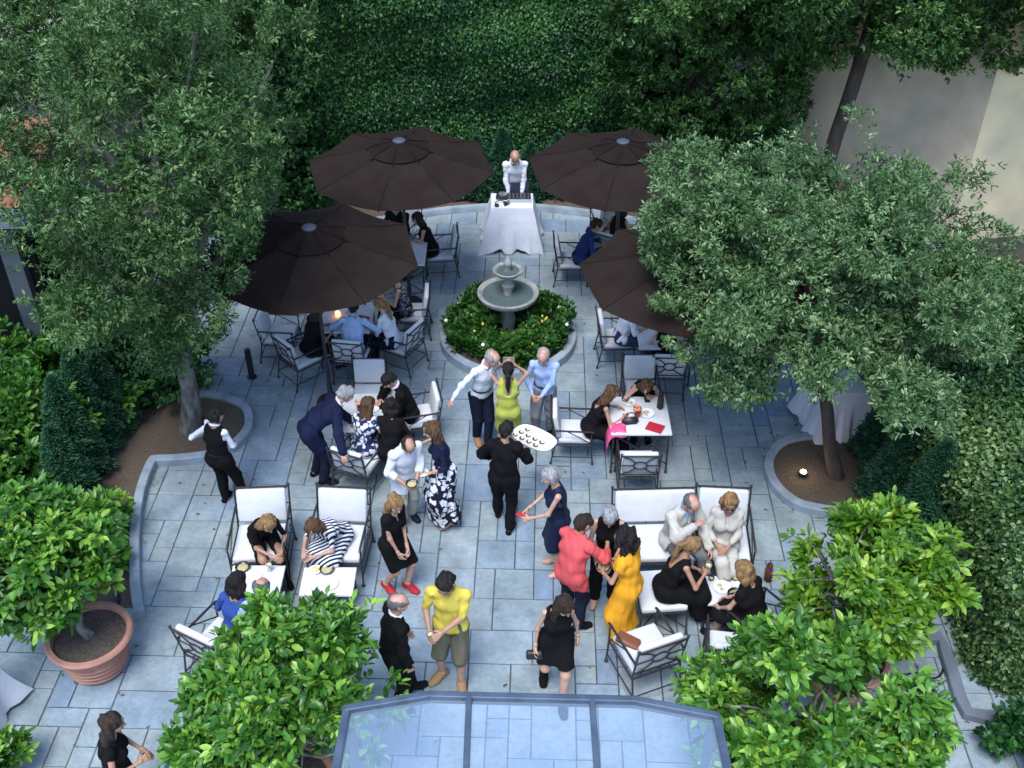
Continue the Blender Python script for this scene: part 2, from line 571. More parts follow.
def kerb_strip(mb, line, w, z0, z1):
    n = len(line)
    vs, fs = [], []
    for i, p in enumerate(line):
        d = np.array(line[min(i + 1, n - 1)])[:2] - np.array(line[max(i - 1, 0)])[:2]
        d = d / (np.linalg.norm(d) + 1e-9)
        s = np.array([-d[1], d[0]]) * w / 2
        x, y = p[0], p[1]
        b = .012
        vs += [(x - s[0], y - s[1], z0), (x - s[0], y - s[1], z1 - b), (x - s[0] * .85, y - s[1] * .85, z1),
               (x + s[0] * .85, y + s[1] * .85, z1), (x + s[0], y + s[1], z1 - b), (x + s[0], y + s[1], z0)]
    for i in range(n - 1):
        for k in range(5):
            fs.append((i * 6 + k, i * 6 + k + 1, i * 6 + 7 + k, i * 6 + 6 + k))
    fs.append((0, 1, 2, 3, 4, 5)[::-1])
    fs.append(tuple((n - 1) * 6 + k for k in range(6)))
    mb.add(vs, fs)


def fill(name, poly, z, m, kind='structure'):
    bm = bmesh.new()
    vs = [bm.verts.new((p[0], p[1], z)) for p in poly]
    f = bm.faces.new(vs)
    bmesh.ops.triangulate(bm, faces=[f])
    bmesh.ops.recalc_face_normals(bm, faces=bm.faces[:])
    if sum(f.normal.z for f in bm.faces) < 0: bmesh.ops.reverse_faces(bm, faces=bm.faces[:])
    me = bpy.data.meshes.new(name)
    bm.to_mesh(me); bm.free()
    me.materials.append(m)
    o = bpy.data.objects.new(name, me)
    C.objects.link(o)
    o['kind'] = kind
    return o


o = raw_obj('ground', [(-150, -60, -.03), (150, -60, -.03), (150, 200, -.03), (-150, 200, -.03)], [(0, 1, 2, 3)], M['earth'])
o['kind'] = 'structure'
o = raw_obj('mortar_bed', [(-7.6, -1, -.012), (7.2, -1, -.012), (7.2, 18.4, -.012), (-7.6, 18.4, -.012)], [(0, 1, 2, 3)], M['mortar'])
o['kind'] = 'structure'

# flagstones laid as random ashlar, every slab with its own tone and a worn edge
yaw = R(-1.7)
MOD = .232
gx, gy = 70, 90
occ = np.zeros((gx, gy), bool)
sizes = [(2, 2)] * 7 + [(3, 2)] * 4 + [(2, 3)] * 3 + [(3, 3)] + [(2, 1)] * 4 + [(1, 2)] * 3 + [(1, 1)] * 2 + [(3, 1)]
pr = random.Random(5)
mb = MB()
cy, sy = math.cos(yaw), math.sin(yaw)
for j in range(gy):
    for i in range(gx):
        if occ[i, j]: continue
        opts = pr.sample(sizes, 7) + [(1, 1)]
        for (w, h) in opts:
            if i + w <= gx and j + h <= gy and not occ[i:i + w, j:j + h].any(): break
        occ[i:i + w, j:j + h] = True
        x0, y0 = i * MOD - gx * MOD / 2, j * MOD - .4
        x1, y1 = x0 + w * MOD, y0 + h * MOD
        g = .0035 + pr.random() * .003
        e = .005
        z = pr.uniform(-.002, .002)
        cs = []
        for (ax, ay, d, zz) in [(x0, y0, g, z - .009), (x1, y0, g, z - .009), (x1, y1, g, z - .009), (x0, y1, g, z - .009),
                                (x0, y0, g + e, z), (x1, y0, g + e, z), (x1, y1, g + e, z), (x0, y1, g + e, z)]:
            qx = ax + (d if ax == x0 else -d) + pr.uniform(-.002, .002)
            qy = ay + (d if ay == y0 else -d) + pr.uniform(-.002, .002)
            X, Y = qx * cy + qy * -sy, qx * sy + qy * cy
            cs.append((X, Y, zz))
        if cs[0][1] > 18.3 or cs[0][1] < 0 or abs(cs[0][0]) > 7.3: continue
        mb.add(cs, [(4, 5, 6, 7), (0, 1, 5, 4), (1, 2, 6, 5), (2, 3, 7, 6), (3, 0, 4, 7)], pr.random() ** .9)
o = mb.build('paving', M['flag'])
o['kind'] = 'structure'

# left gravel bed with its bulging kerb
lk = [gp(*p) for p in [(141, 618), (137, 590), (136, 560), (137, 528), (141, 500), (147, 480), (154, 464)]]
lk2 = [gp(*p) for p in [(154, 464), (180, 463), (205, 460), (224, 455), (238, 446), (248, 434), (250, 422), (246, 412), (236, 406), (217, 400.5), (194, 399), (170, 399)]]
l1, l2 = smooth_line(lk), smooth_line(lk2)
mb = MB()
kerb_strip(mb, l1 + l2[1:], .12, -.02, .12)
kerb_strip(mb, [l1[0] + np.array([-.06, 0, 0]), l1[0] + np.array([-1.2, -.1, 0])], .12, -.02, .117)
o = tag(mb.build('kerb', M['kerb'], None, True, 35), kind='structure')
poly = [tuple(p) for p in (l1 + l2[1:])] + [(-5.6, 14.6), (-8.5, 14.6), (-8.5, 8.0)]
o = fill('gravel_bed', poly, .07, M['gravel'])

# right gravel bed
rk = [gp(*p) for p in [(905, 436), (870, 437), (832, 439.5), (797, 442.5), (779, 449), (769, 462), (768.5, 476), (774, 488), (785, 500), (800, 509), (822, 514), (850, 518), (880, 520)]]
l3 = smooth_line(rk)
mb = MB()
kerb_strip(mb, l3, .12, -.02, .12)
tag(mb.build('kerb', M['kerb'], None, True, 35), kind='structure')
fill('gravel_bed', [tuple(p) for p in l3] + [(6.5, 9.2), (6.5, 12.5)], .07, M['gravel'])

# back bed behind the disc jockey's table
bk = [gp(*p) for p in [(300, 236), (350, 228), (420, 217), (460, 212), (508, 209.5), (555, 212), (600, 218), (660, 228), (720, 240)]]
l4 = smooth_line(bk)
mb = MB()
kerb_strip(mb, l4, .10, -.02, .12)
tag(mb.build('kerb', M['kerb'], None, True, 35), kind='structure')
fill('soil_bed', [tuple(p) for p in l4] + [(6, 19.6), (-6, 19.6)], .08, M['gravel'])

# kerb along the ivy hedge, lower right
hk = [gp(*p) for p in [(905, 641), (938, 641), (944, 655), (952, 680), (958, 700), (966, 716), (985, 720), (1024, 727), (1080, 735)]]
mb = MB()
kerb_strip(mb, hk, .13, -.02, .10)
tag(mb.build('kerb', M['bluestone'], None, True, 35), kind='structure')  # darker slate stands in for the hedge's shade on this kerb

# ------------------------------------------------------------------ buildings round the garden
# neighbour's house, upper right
b = empty('house', (0, 0, 0), 0, 'plaster house with lit cream and shaded grey sides beyond the trees at the end of the garden', 'house')
def wallq(mb, a, c, z0, z1, t=.3):
    a, c = Vector(a), Vector(c)
    d = (c - a).normalized()
    n = Vector((-d.y, d.x, 0)) * t
    mb.prism([(a.x, a.y), (c.x, c.y), (c.x + n.x, c.y + n.y), (a.x + n.x, a.y + n.y)], z0, z1)
K = gp(967, 178, 1.2)
A = K + Vector((-3.0, 2.6, 0))
B = K + Vector((6, .9, 0))
mb = MB(); wallq(mb, A, K + Vector((-.004, 0, 0)), -.1, 9); mb.build('shaded_wall', M['plaster_shaded'], b)
mb = MB(); wallq(mb, K, B, -.1, 9); mb.build('lit_wall', M['plaster_lit'], b)  # the corner's lit and shaded sides are put into the two plaster colours
mb = MB(); mb.box(A + Vector((-.9, -.5, 1.4)), (1.5, .9, .12), R(-40)); mb.box(A + Vector((-.9, -.5, .6)), (1.3, .7, 1.5), R(-40)); mb.build('white_parapet', M['plaster_white'], b)

# terrace wall and paving beyond the right hedge
f1, f2 = gp(982, 262, 1.0), gp(1030, 345, 1.0)
d = (f2 - f1).normalized()
p0, p1 = f1 + d * .5, f2 + d * 5
t = MB(); wallq(t, p0, p1, -.03, 1.0, .35)
o = t.build('terrace_wall', M['bluestone'])
tag(o, 'low blue grey wall running beside the ivy hedge on the right', 'wall')
t = MB(); q = Vector((.17 * d.y * -1, .17 * d.x, 0))
for k in range(2):
    zz = 1.16 + k * .17
    t.bar(p0 + q + Vector((0, 0, zz - 1)), p1 + q + Vector((0, 0, zz - 1)), .018)
for k in range(9):
    s = p0.lerp(p1, k / 8) + q
    t.bar((s.x, s.y, .99), (s.x, s.y, 1.36), .014)
o = t.build('handrail', mat('rust brown rail', (.10, .045, .035), .5))
tag(o, 'thin rust brown handrail on the low blue grey wall', 'handrail')
t = MB()
n = Vector((-d.y, d.x, 0))
if n.x < 0: n = -n
c0 = p0 + n * .36
c1 = p1 + n * .36
vs = [(c0.x, c0.y, .6), (c1.x, c1.y, .6), (c1.x + n.x * 9, c1.y + n.y * 9, .6), (c0.x + n.x * 9, c0.y + n.y * 9, .6)]
t.add(vs, [(0, 1, 2, 3)])
o = t.build('terrace', mat('violet grey terrace paving', (.26, .26, .29), .8, 0, (.17, .17, .20), 2.2, 8, bump=.3))
o['kind'] = 'structure'

# outbuilding, left edge: dark open front, blue grey gutter, tiled roof
G = gp(22, 216, 3.0)
b = empty('outbuilding', (G.x, G.y, 0), 0, 'dark fronted outbuilding with blue grey gutter and orange tiled roof', 'building')
mb = MB(); mb.box((-4, 1.2, 1.45), (7.8, 2.0, 2.9)); mb.build('wall', M['front_shade'], b)  # solid block painted near black for the shade inside the open front
mb = MB()
mb.box((-4, .02, 3.0), (8.1, .14, .13), bev=.02); mb.box((-4, -.02, 2.9), (8.05, .05, .12))
mb.build('gutter', M['gutter'], b)
mb = MB()
for k in range(36):
    x = -8 + .225 * k + .11
    vs, fs = [], []
    for r_ in range(2):
        y0, z0 = (.05, 3.04) if r_ == 0 else (1.5, 3.6)
        for s in range(7):
            a = math.pi * s / 6
            vs.append((x - .1125 * math.cos(a), y0, z0 + .06 * math.sin(a)))
    for s in range(6): fs.append((s, s + 1, 8 + s, 7 + s))
    mb.add(vs, fs)
mb.build('roof', M['roof_tile'], b, True, 60)
mb = MB(); mb.box((-.34, .12, 1.38), (.24, .14, 2.76)); mb.build('lit_jamb', M['lit_jamb'], b)  # stands for the jamb catching light, its brightness put into the colour
# pale house far behind the left trees
b = empty('pale_house', (-9.5, 27, 0), R(12), 'pale plastered house wall showing behind the treetops', 'house')
mb = MB(); mb.box((0, 0, 4.2), (9, 4, 8.4)); mb.build('wall', M['plaster_white'], b)
mb = MB()
mb.add([(-4.8, -2.4, 8.4), (4.8, -2.4, 8.4), (4.8, 0, 9.6), (-4.8, 0, 9.6), (4.8, 2.4, 8.4), (-4.8, 2.4, 8.4)], [(0, 1, 2, 3), (3, 2, 4, 5), (0, 3, 5), (1, 4, 2)])
mb.build('roof', M['roof_tile'], b)
# grey block in the left planting
o = MB().box(gp(44, 515, .35) - Vector((0, 0, .17)), (.42, .42, .36), R(10), .02).build('stone_block', M['bluestone'])
tag(o, 'blue grey stone block half hidden among the laurel leaves', 'block')

# ------------------------------------------------------------------ hedges and climbing walls
# tall ivy wall closing the garden
hr = empty('ivy_hedge', (0, 19.2, 0), 0, 'tall dark ivy hedge closing the far end of the garden', 'hedge')
mb = MB(); mb.box((.4, .85, 4.2), (15, .7, 8.4)); mb.build('core', M['thicket_shade'], hr)
ivy_sheet('ivy', (-6.6, 0, 0), (1, 0, 0), (0, 0, 1), (0, -1, .12), 13, 4.1, 150000, (.062, .044), LM['ivy'], hr, .24, 3)
ivy_sheet('ivy', (-7, .05, 4.0), (1, 0, 0), (0, 0, 1), (0, -1, .12), 14.6, 4.5, 14000, (.19, .13), LM['ivy'], hr, .22, 4)  # unseen upper part, height added to darken the far end
# big clipped ivy mass on the right
hr = empty('ivy_mound', (0, 0, 0), 0, 'broad clipped ivy hedge beside the right hand paving with pale leaf tips', 'hedge')
hx0, hx1, hy0, hy1, hz = 4.98, 7.6, 7.1, 13.6, 1.75
mb = MB(); mb.box(((hx0 + hx1) / 2 + .25, (hy0 + hy1) / 2 + .2, hz / 2 - .1), (hx1 - hx0 - .5, hy1 - hy0 - .45, hz - .25), bev=.2); mb.build('core', M['thicket_shade'], hr)
pts, nr = [], []
n = 95000
q = rng.random((n, 3))
face = rng.choice(3, n, p=[.5, .32, .18])
P = np.zeros((n, 3)); Nn = np.zeros((n, 3))
P[:, 0] = hx0 + q[:, 0] * (hx1 - hx0); P[:, 1] = hy0 + q[:, 1] * (hy1 - hy0); P[:, 2] = q[:, 2] * hz
k = face == 0; P[k, 2] = hz; Nn[k] = (0, 0, 1)
k = face == 1; P[k, 0] = hx0; Nn[k] = (-1, 0, .2)
k = face == 2; P[k, 1] = hy0; Nn[k] = (0, -1, .2)
ctr = np.array([(hx0 + hx1) / 2, (hy0 + hy1) / 2, hz * .5])
# round the edges
rr = .55
lo, hi_ = np.array([hx0 + rr, hy0 + rr, -9]), np.array([hx1 - rr, hy1 - rr, hz - rr])
cl = np.clip(P, lo, hi_)
dv = P - cl; dl = np.linalg.norm(dv, axis=1, keepdims=True)
nrm = np.where(dl > 1e-6, dv / np.maximum(dl, 1e-6), Nn)
P = np.where(dl > 1e-6, cl + nrm * np.minimum(dl, rr), P)
P = P + nrm * (vnoise(P, 1.5, 5) * .16 + vnoise(P, 4, 6) * .08 + rng.normal(size=n) * .05)[:, None]
dd = unit(nrm * .5 + unit(rng.normal(size=(n, 3))) * .8 + np.array([0, 0, -.35]))
sc = rng.uniform(.65, 1.25, n)
tt = np.clip(.45 + .3 * vnoise(P, 2.5, 8) + rng.normal(size=n) * .22, 0, 1)
leaf_mesh('ivy', P, dd, unit(nrm + rng.normal(size=(n, 3)) * .35), .062 * sc, .040 * sc, LM['ivylight'], hr, tt)
# low ivy end facing the path, darker leaves
hr = empty('low_shrub', gp(1012, 752), 0, 'small dark green shrub at the paving edge below the ivy hedge', 'shrub')
p, d_ = crown_points(make_lumps((.1, .0, .3), (.35, .35, .3), 7, .2, 3), 300, .3, 3)
b_, dd, ref, t = rosettes(p, d_, 7, back=.05, seed=3)
leaf_mesh('foliage', b_, dd, ref, .09, .05, LM['ivy'], hr, t, True)

# laurel bank, left
def bush(name, label, cat, loc, c, rad, nl, ls, twigs, per, leaf, m, seed, group=None, hi=True, depth=.22, part='foliage', gap=.3, spread=.9, up=.3):
    root = empty(name, loc, 0, label, cat, group)
    L = make_lumps(c, rad, nl, ls, seed)
    p, d = crown_points(L, twigs, depth, seed, gap)
    k = p[:, 2] > .02
    b, dd, ref, t = rosettes(p[k], d[k], per, back=leaf[0] * .6, seed=seed, spread=spread, up=up)
    s = np.random.default_rng(seed).uniform(.7, 1.2, len(b))
    leaf_mesh(part, b, dd, ref, leaf[0] * s, leaf[1] * s, m, root, t, hi)
    mb = MB()
    for l in L[1:]:
        e = Vector(l[0])
        mb.tube([(c[0] * .4 + e.x * .1, c[1] * .4 + e.y * .1, 0), e * .5 + Vector((0, 0, .1)), e], [.03, .02, .008], 5)
    mb.build('stem', M['bark_dark'], root)
    return root

bush('laurel_bush', 'bright green laurel bush below the dark outbuilding', 'shrub', gp(45, 445), (0, 0, .8), (1.05, .9, .75), 12, .45, 1500, 9, (.11, .05), LM['laurel'], 21)
bush('laurel_bush', 'mid green laurel bush hugging the left edge beside the cypresses', 'shrub', gp(2, 505), (0, 0, .7), (.85, .8, .7), 12, .4, 1100, 9, (.11, .05), LM['laurel'], 22)
bush('laurel_bush', 'low yellow green bush in front of the cypresses with long pale leaves', 'shrub', gp(88, 555), (0, 0, .38), (.5, .5, .4), 9, .25, 420, 8, (.13, .055), LM['citrus'], 23)
bush('laurel_bush', 'dark laurel filling the gap between outbuilding and tree trunk', 'shrub', gp(120, 395), (0, 0, .8), (1.1, .7, .8), 12, .45, 1000, 9, (.10, .045), LM['ivy'], 24)
bush('ivy_bush', 'dark ivy covered shrub filling the corner behind the left parasols', 'shrub', gp(292, 212), (0, .3, .9), (1.0, .8, 1.0), 12, .45, 1500, 9, (.085, .05), LM['ivy'], 26)
bush('ivy_bush', 'dark ivy covered shrub behind the right rear parasol', 'shrub', gp(712, 215), (0, .3, .8), (.9, .7, .9), 12, .42, 1200, 9, (.085, .05), LM['ivy'], 27)
bush('corner_bush', 'leafy tip of a bush at the bottom left corner beside the white cloth', 'shrub', gp(-14, 800), (0, 0, .35), (.42, .42, .38), 8, .2, 220, 8, (.12, .05), LM['citrus'], 25)

# dwarf cypresses
def cypress(loc, h, r_, seed, label, group):
    root = empty('cypress', loc, 0, label, 'conifer', group)
    q = np.random.default_rng(seed)
    n = int(2600 * h * r_ / .4)
    t = 1 - np.sqrt(q.random(n))
    t = np.clip(q.random(n) ** 1.25, 0, 1)
    a = q.random(n) * 6.283
    prof = r_ * np.clip((1 - t) ** .75 * 1.05, .04, 1) * np.clip(t * 9 + .55, 0, 1)
    lum = 1 + .22 * np.sin(a * 5 + t * 11 + seed) * np.sin(t * 19 + seed) + q.normal(size=n) * .09
    x = np.stack([np.cos(a) * prof * lum, np.sin(a) * prof * lum, t * h], 1)
    d = unit(np.stack([np.cos(a) * .7, np.sin(a) * .7, .65 + 0 * a], 1))
    b, dd, ref, tt = rosettes(x, d, 6, spread=.7, up=.35, back=.03, seed=seed)
    leaf_mesh('foliage', b, dd, ref, .085, .022, LM['conifer'], root, tt)
    mb = MB(); mb.tube([(0, 0, -.02), (0, 0, h * .8)], [.035, .012], 6); mb.build('trunk', M['bark_dark'], root)
    return root

LC = ['blue green dwarf cypress nearest the yellow green bush', 'second dwarf cypress from the yellow green bush, taller and darker',
      'third dwarf cypress along the left gravel bed', 'slim dark cypress at the shaded end of the left gravel bed', 'short dark cypress tucked under the big left tree']
for k, (px, py, h, r_) in enumerate([(78, 512, 1.30, .30), (84, 478, 1.55, .32), (98, 452, 1.55, .30), (116, 432, 1.35, .27), (132, 412, 1.2, .25)]):
    g = gp(px, py); g.z = .07
    cypress(g, h, r_, 40 + k, LC[k], 'cypresses along the left bed')
RC = ['dark cypress on the right gravel bed nearest the ivy hedge', 'dark cypress behind the right tree trunk', 'narrow cypress squeezed between right gravel bed and bright citrus']
for k, (px, py, h, r_) in enumerate([(896, 508, 1.75, .40), (884, 468, 1.75, .38), (915, 548, 1.6, .38)]):
    g = gp(px, py); g.z = .07
    cypress(g, h, r_, 50 + k, RC[k], 'cypresses beside the right bed')
BL = ['small cypress by the ivy wall just behind the left rear parasol', 'small cypress in the back row, first left of the disc jockey', 'small cypress in the back row behind the disc jockey',
      'small cypress in the back row, first right of the disc jockey', 'small cypress in the back row, second right of the disc jockey', 'small cypress in the back row above the right rear parasol',
      'last small cypress at the right end of the back row']
for k, px in enumerate([452, 478, 503, 530, 556, 582, 612]):
    g = gp(px, 196 + (k % 2) * 2); g.z = .08
    cypress(g, 1.0 + .12 * ((k * 7) % 3), .32, 60 + k, BL[k], 'row of cypresses under the ivy wall')

# ------------------------------------------------------------------ trees
tree('holm_oak', 'large grey green oak over the left gravel bed with pale trunk', 'tree', gp(192, 432) + Vector((0, 0, .05)), (-4.0, 11.15, 3.82), (2.12, 2.0, 2.7), 80, .44, 19000, 9, (.058, .021), LM['oak'], M['bark_grey'], .12, .09, 101, 'oaks shading the courtyard', zmin=1.05, depth=.22, spread=1.1, gap=.55, cull=lambda p: (p[:, 0] < -4.98 - 1.7 * np.maximum(0, p[:, 2] - 3.7) + .15 * np.sin(p[:, 1] * 6 + p[:, 2] * 7)) | ((p[:, 2] > 5.75 + .2 * np.sin(p[:, 0] * 8)) & (p[:, 0] < -4.1)) | (p[:, 0] > -3.15 + .45 * (p[:, 2] - 3) + .12 * np.sin(p[:, 1] * 7 + p[:, 2] * 5)))
tree('holm_oak', 'pale grey green oak on the right gravel bed hiding a parasol', 'tree', gp(836, 480) + Vector((0, 0, .05)), (3.45, 10.9, 2.95), (2.2, 1.9, 1.6), 95, .42, 20000, 9, (.060, .022), LM['pale'], M['bark_dark'], .085, .07, 102, 'oaks shading the courtyard', zmin=1.15, depth=.22, spread=1.1, gap=.55, cull=lambda p: (p[:, 2] < 2.45 + .2 * np.sin(p[:, 0] * 9)) & (p[:, 0] > 2.95) & (p[:, 0] < 4.3) & (p[:, 1] < 11.2) | (p[:, 0] < 1.38 + .55 * np.maximum(0, 3.3 - p[:, 2]) + .12 * np.sin(p[:, 1] * 9 + p[:, 2] * 6)))
tree('oak_tree', 'light green tree rising behind the big left oak', 'tree', (-5.6, 17.2, 0), (-5.5, 17.0, 4.9), (2.2, 1.8, 2.4), 45, .6, 8000, 8, (.08, .034), LM['oakb'], M['bark_dark'], .15, .1, 103)
tree('oak_tree', 'grey green treetop at the upper left edge before the pale house', 'tree', (-9.2, 17.5, 0), (-9.0, 17.3, 3.7), (2.3, 2.0, 1.9), 40, .55, 5200, 8, (.08, .032), LM['pale'], M['bark_dark'], .15, .1, 104)
tree('oak_tree', 'tall dark oak over the ivy wall spreading above the grey house', 'tree', (5.45, 17.5, 0), (6.8, 17.4, 4.75), (4.9, 2.1, 1.9), 85, .62, 19000, 9, (.085, .038), LM['darktree'], M['bark_dark'], .13, .11, 105, zmin=2.45, gap=.5, starts=(6,), top=(6.0, 17.4, 4.9))
tree('oak_tree', 'dark bushy tree between the right rear parasol and the grey house', 'tree', (3.4, 18.6, 0), (3.4, 18.3, 2.6), (1.9, 1.2, 2.2), 45, .48, 7500, 9, (.08, .036), LM['darktree'], M['bark_dark'], .12, .08, 106)

# ------------------------------------------------------------------ potted citrus
def pot(loc, r_, h, label, group='terracotta pots'):
    root = empty('plant_pot', loc, 0, label, 'pot', group)
    p = [(r_ * .66, 0), (r_ * .70, .02)]
    for k in range(1, 6):
        t = k / 6
        rr_ = r_ * (.70 + .24 * t)
        p += [(rr_ - .004, h * t * .84 - .012), (rr_ + .014, h * t * .84), (rr_, h * t * .84 + .012)]
    p += [(r_ * .95, h * .86), (r_ * 1.05, h * .88), (r_ * 1.08, h * .95), (r_ * 1.04, h), (r_ * .93, h), (r_ * .90, h * .93), (r_ * .88, h * .7)]
    MB().lathe(p, n=48).build('pot_body', M['terracotta'], root, True, 50)
    MB().lathe([(r_ * .91, h * .88), (r_ * .5, h * .9), (0.001, h * .91)], n=32).build('soil', M['soil'], root, True)
    return root

def citrus(pot_loc, potr, poth, cz, rad, seed, plabel, label, twigs, cofs=(0, 0), leaf=(.105, .047), nl=16, lm='citrus'):
    pot(pot_loc, potr, poth, plabel)
    root = empty('citrus_tree', Vector(pot_loc) + Vector((0, 0, poth * .9)), 0, label, 'citrus tree', 'citrus trees')
    L = make_lumps((cofs[0], cofs[1], cz - poth * .9), rad, nl, max(rad) * .27, seed)
    p, d = crown_points(L, int(twigs * 1.5), .3, seed, .5, 3.6)
    b, dd, ref, t = rosettes(p, d, 8, spread=1.0, up=.25, back=.09, seed=seed)
    s = np.random.default_rng(seed).uniform(.5, 1.3, len(b))
    leaf_mesh('crown', b, dd, ref, leaf[0] * s, leaf[1] * s, LM[lm], root, t, True, curl=.3)
    mb = MB()
    limbs(mb, (0, 0, 0), (cofs[0] * .7, cofs[1] * .7, (cz - poth * .9) * .8), .045, .03, [tuple(l[0]) for l in L[1:]], seed)
    mb.build('trunk', M['bark_grey'], root, True, 60)

g = gp(100, 664)
citrus(g, .42, .52, 1.5, (.82, .75, .72), 201, 'terracotta pot with ribbed sides holding the left citrus tree', 'dense citrus tree leaning left from the ribbed terracotta pot', 1050, (-.34, .12), nl=34)
g = gp(294, 812)
citrus(g, .42, .55, 1.28, (1.0, .85, .68), 202, 'terracotta pot hidden under the citrus tree beside the glass canopy', 'round bright citrus tree beside the glass canopy and the balding man', 1450, (0.05, .3), nl=36)
g = gp(838, 684)
citrus(g, .42, .52, 1.55, (.78, .72, .72), 203, 'terracotta pot below the yellow green citrus by the right gravel bed', 'yellow green citrus tree between the right gravel bed and ivy hedge', 1050, (0, .05), nl=34, lm='citrus_young')
g = gp(788, 828)
citrus(g, .42, .52, 1.35, (.96, .85, .85), 204, 'terracotta pot hidden under the wide citrus at the lower right', 'wide mid green citrus tree at the right end of the glass canopy', 1600, (.06, .25), nl=40)

# ------------------------------------------------------------------ fountain and its planted ring
FC = Vector((-.06, 13.62, 0))
mb = MB()
ring = [(FC.x + .98 * math.cos(a), FC.y + .98 * math.sin(a), 0) for a in np.linspace(0, 2 * math.pi, 49)]
kerb_strip(mb, ring, .13, -.02, .15)
b = empty('flower_bed', FC, 0, 'round raised bed of green plants with yellow flowers around the fountain', 'flower bed')
o = mb.build('kerb', M['kerb'], b, True, 35); o.location = -FC
MB().lathe([(.92, .1), (.4, .12), (.001, .13)], n=32).build('soil', M['soil'], b)
n = 1350
a, rr_ = rng.random(n) * 6.283, .20 + .72 * np.sqrt(rng.random(n))
rr_ = rr_ * (1 + .07 * np.sin(a * 4 + 1) + .05 * np.sin(a * 9))
x = np.stack([np.cos(a) * rr_, np.sin(a) * rr_, .16 + (.30 + .10 * np.sin(a * 3 + rr_ * 8)) * rng.random(n) ** .6], 1)
d_ = unit(np.stack([np.cos(a) * .5, np.sin(a) * .5, 1 + 0 * a], 1))
bb, dd, ref, t = rosettes(x, d_, 9, spread=.9, up=.3, back=.05, seed=9)
leaf_mesh('foliage', bb, dd, ref, .085, .04, LM['bedding'], b, t, True)
n = 70
a, rr_ = rng.uniform(3.6, 6.2, n), rng.uniform(.3, .85, n)
mb = MB()
for k in range(n): 
    if k % 12 == 0 or (5.2 < a[k] < 6.2 and rr_[k] < .6): mb.ball((math.cos(a[k]) * rr_[k], math.sin(a[k]) * rr_[k], .47 + .04 * rng.random()), .020, 6)
tag(mb.build('yellow_flower', mat('yellow petals', (.75, .52, .06), .6), b), kind='stuff')
mb = MB()
for k, (aa, r2) in enumerate([(3.35, .95), (2.8, .8), (5.95, .93), (4.3, .9), (5.2, .7), (0.2, .8)]): mb.ball((math.cos(aa) * r2, math.sin(aa) * r2, .5), .028, 8)
tag(mb.build('white_flower', mat('white petals', (.85, .85, .8), .6), b), kind='stuff')
f = empty('fountain', FC + Vector((0, 0, -.06)), 0, 'two tiered grey stone fountain in the middle of the flower bed', 'fountain')
MB().lathe([(.22, 0), (.22, .12), (.15, .16), (.10, .3), (.12, .45), (.09, .6), (.14, .72), (.2, .76)], n=32).build('pedestal', M['stone'], f, True, 50)
MB().lathe([(.12, .72), (.30, .77), (.42, .86), (.455, .9), (.46, .945), (.435, .955), (.40, .94), (.36, .89), (.2, .83), (.05, .82)], n=48).build('lower_basin', M['stone'], f, True, 50)
MB().lathe([(.392, .918), (.2, .92), (.001, .92)], n=40).build('water', M['water'], f, True)
MB().lathe([(.07, .82), (.09, .88), (.06, .95), (.085, 1.02), (.10, 1.07), (.06, 1.13), (.055, 1.2), (.09, 1.24)], n=24).build('stem', M['stone'], f, True, 50)
MB().lathe([(.06, 1.21), (.15, 1.24), (.21, 1.30), (.225, 1.335), (.21, 1.345), (.19, 1.33), (.1, 1.28), (.03, 1.27)], n=40).build('upper_basin', M['stone'], f, True, 50)
MB().lathe([(.186, 1.318), (.001, 1.32)], n=32).build('water', M['water'], f, True)
MB().lathe([(.035, 1.27), (.055, 1.32), (.035, 1.38), (.06, 1.42), (.065, 1.46), (.035, 1.52), (.001, 1.56)], n=20).build('finial', M['stone'], f, True, 60)

# ------------------------------------------------------------------ glazed porch canopy below the window
GZ = 2.9
top = [gp(*p, GZ) for p in [(347, 711), (430, 697), (633, 702), (716, 718)]]
yb = 3.35
glassm = bpy.data.materials.new('glass with painted sky tint')
glassm.use_nodes = True
N, L = glassm.node_tree.nodes, glassm.node_tree.links
gl = N.new('ShaderNodeBsdfGlossy'); gl.inputs['Roughness'].default_value = .03
tr = N.new('ShaderNodeBsdfTransparent'); tr.inputs[0].default_value = (.86, .93, .98, 1)
df = N.new('ShaderNodeBsdfDiffuse'); df.inputs[0].default_value = (.50, .68, .92, 1)  # blue diffuse layer stands in for the sky's reflection in the panes
lw = N.new('ShaderNodeFresnel'); lw.inputs[0].default_value = 1.9
m1 = N.new('ShaderNodeMixShader'); m2 = N.new('ShaderNodeMixShader')
m1.inputs[0].default_value = .20
L.new(tr.outputs[0], m1.inputs[1]); L.new(df.outputs[0], m1.inputs[2])
L.new(lw.outputs[0], m2.inputs[0]); L.new(m1.outputs[0], m2.inputs[1]); L.new(gl.outputs[0], m2.inputs[2])
L.new(m2.outputs[0], N['Material Output'].inputs[0])
b = empty('glass_canopy', (0, 4.2, 0), 0, 'bay shaped glass porch canopy with slate blue metal frame', 'glass canopy')
off = Vector((0, -4.2, 0))
xl, xr = top[0].x - .03, top[3].x + .03
loop = [Vector((xl - .02, yb, GZ)), top[0], top[1], top[2], top[3], Vector((xr + .02, yb, GZ))]
mx1, mx2 = gp(469, 698, GZ).x, gp(592, 700, GZ).x
def ytop(x):
    for a, c in zip(loop[1:-1], loop[2:-1]):
        if a.x <= x <= c.x: return a.y + (c.y - a.y) * (x - a.x) / (c.x - a.x)
    return loop[1].y
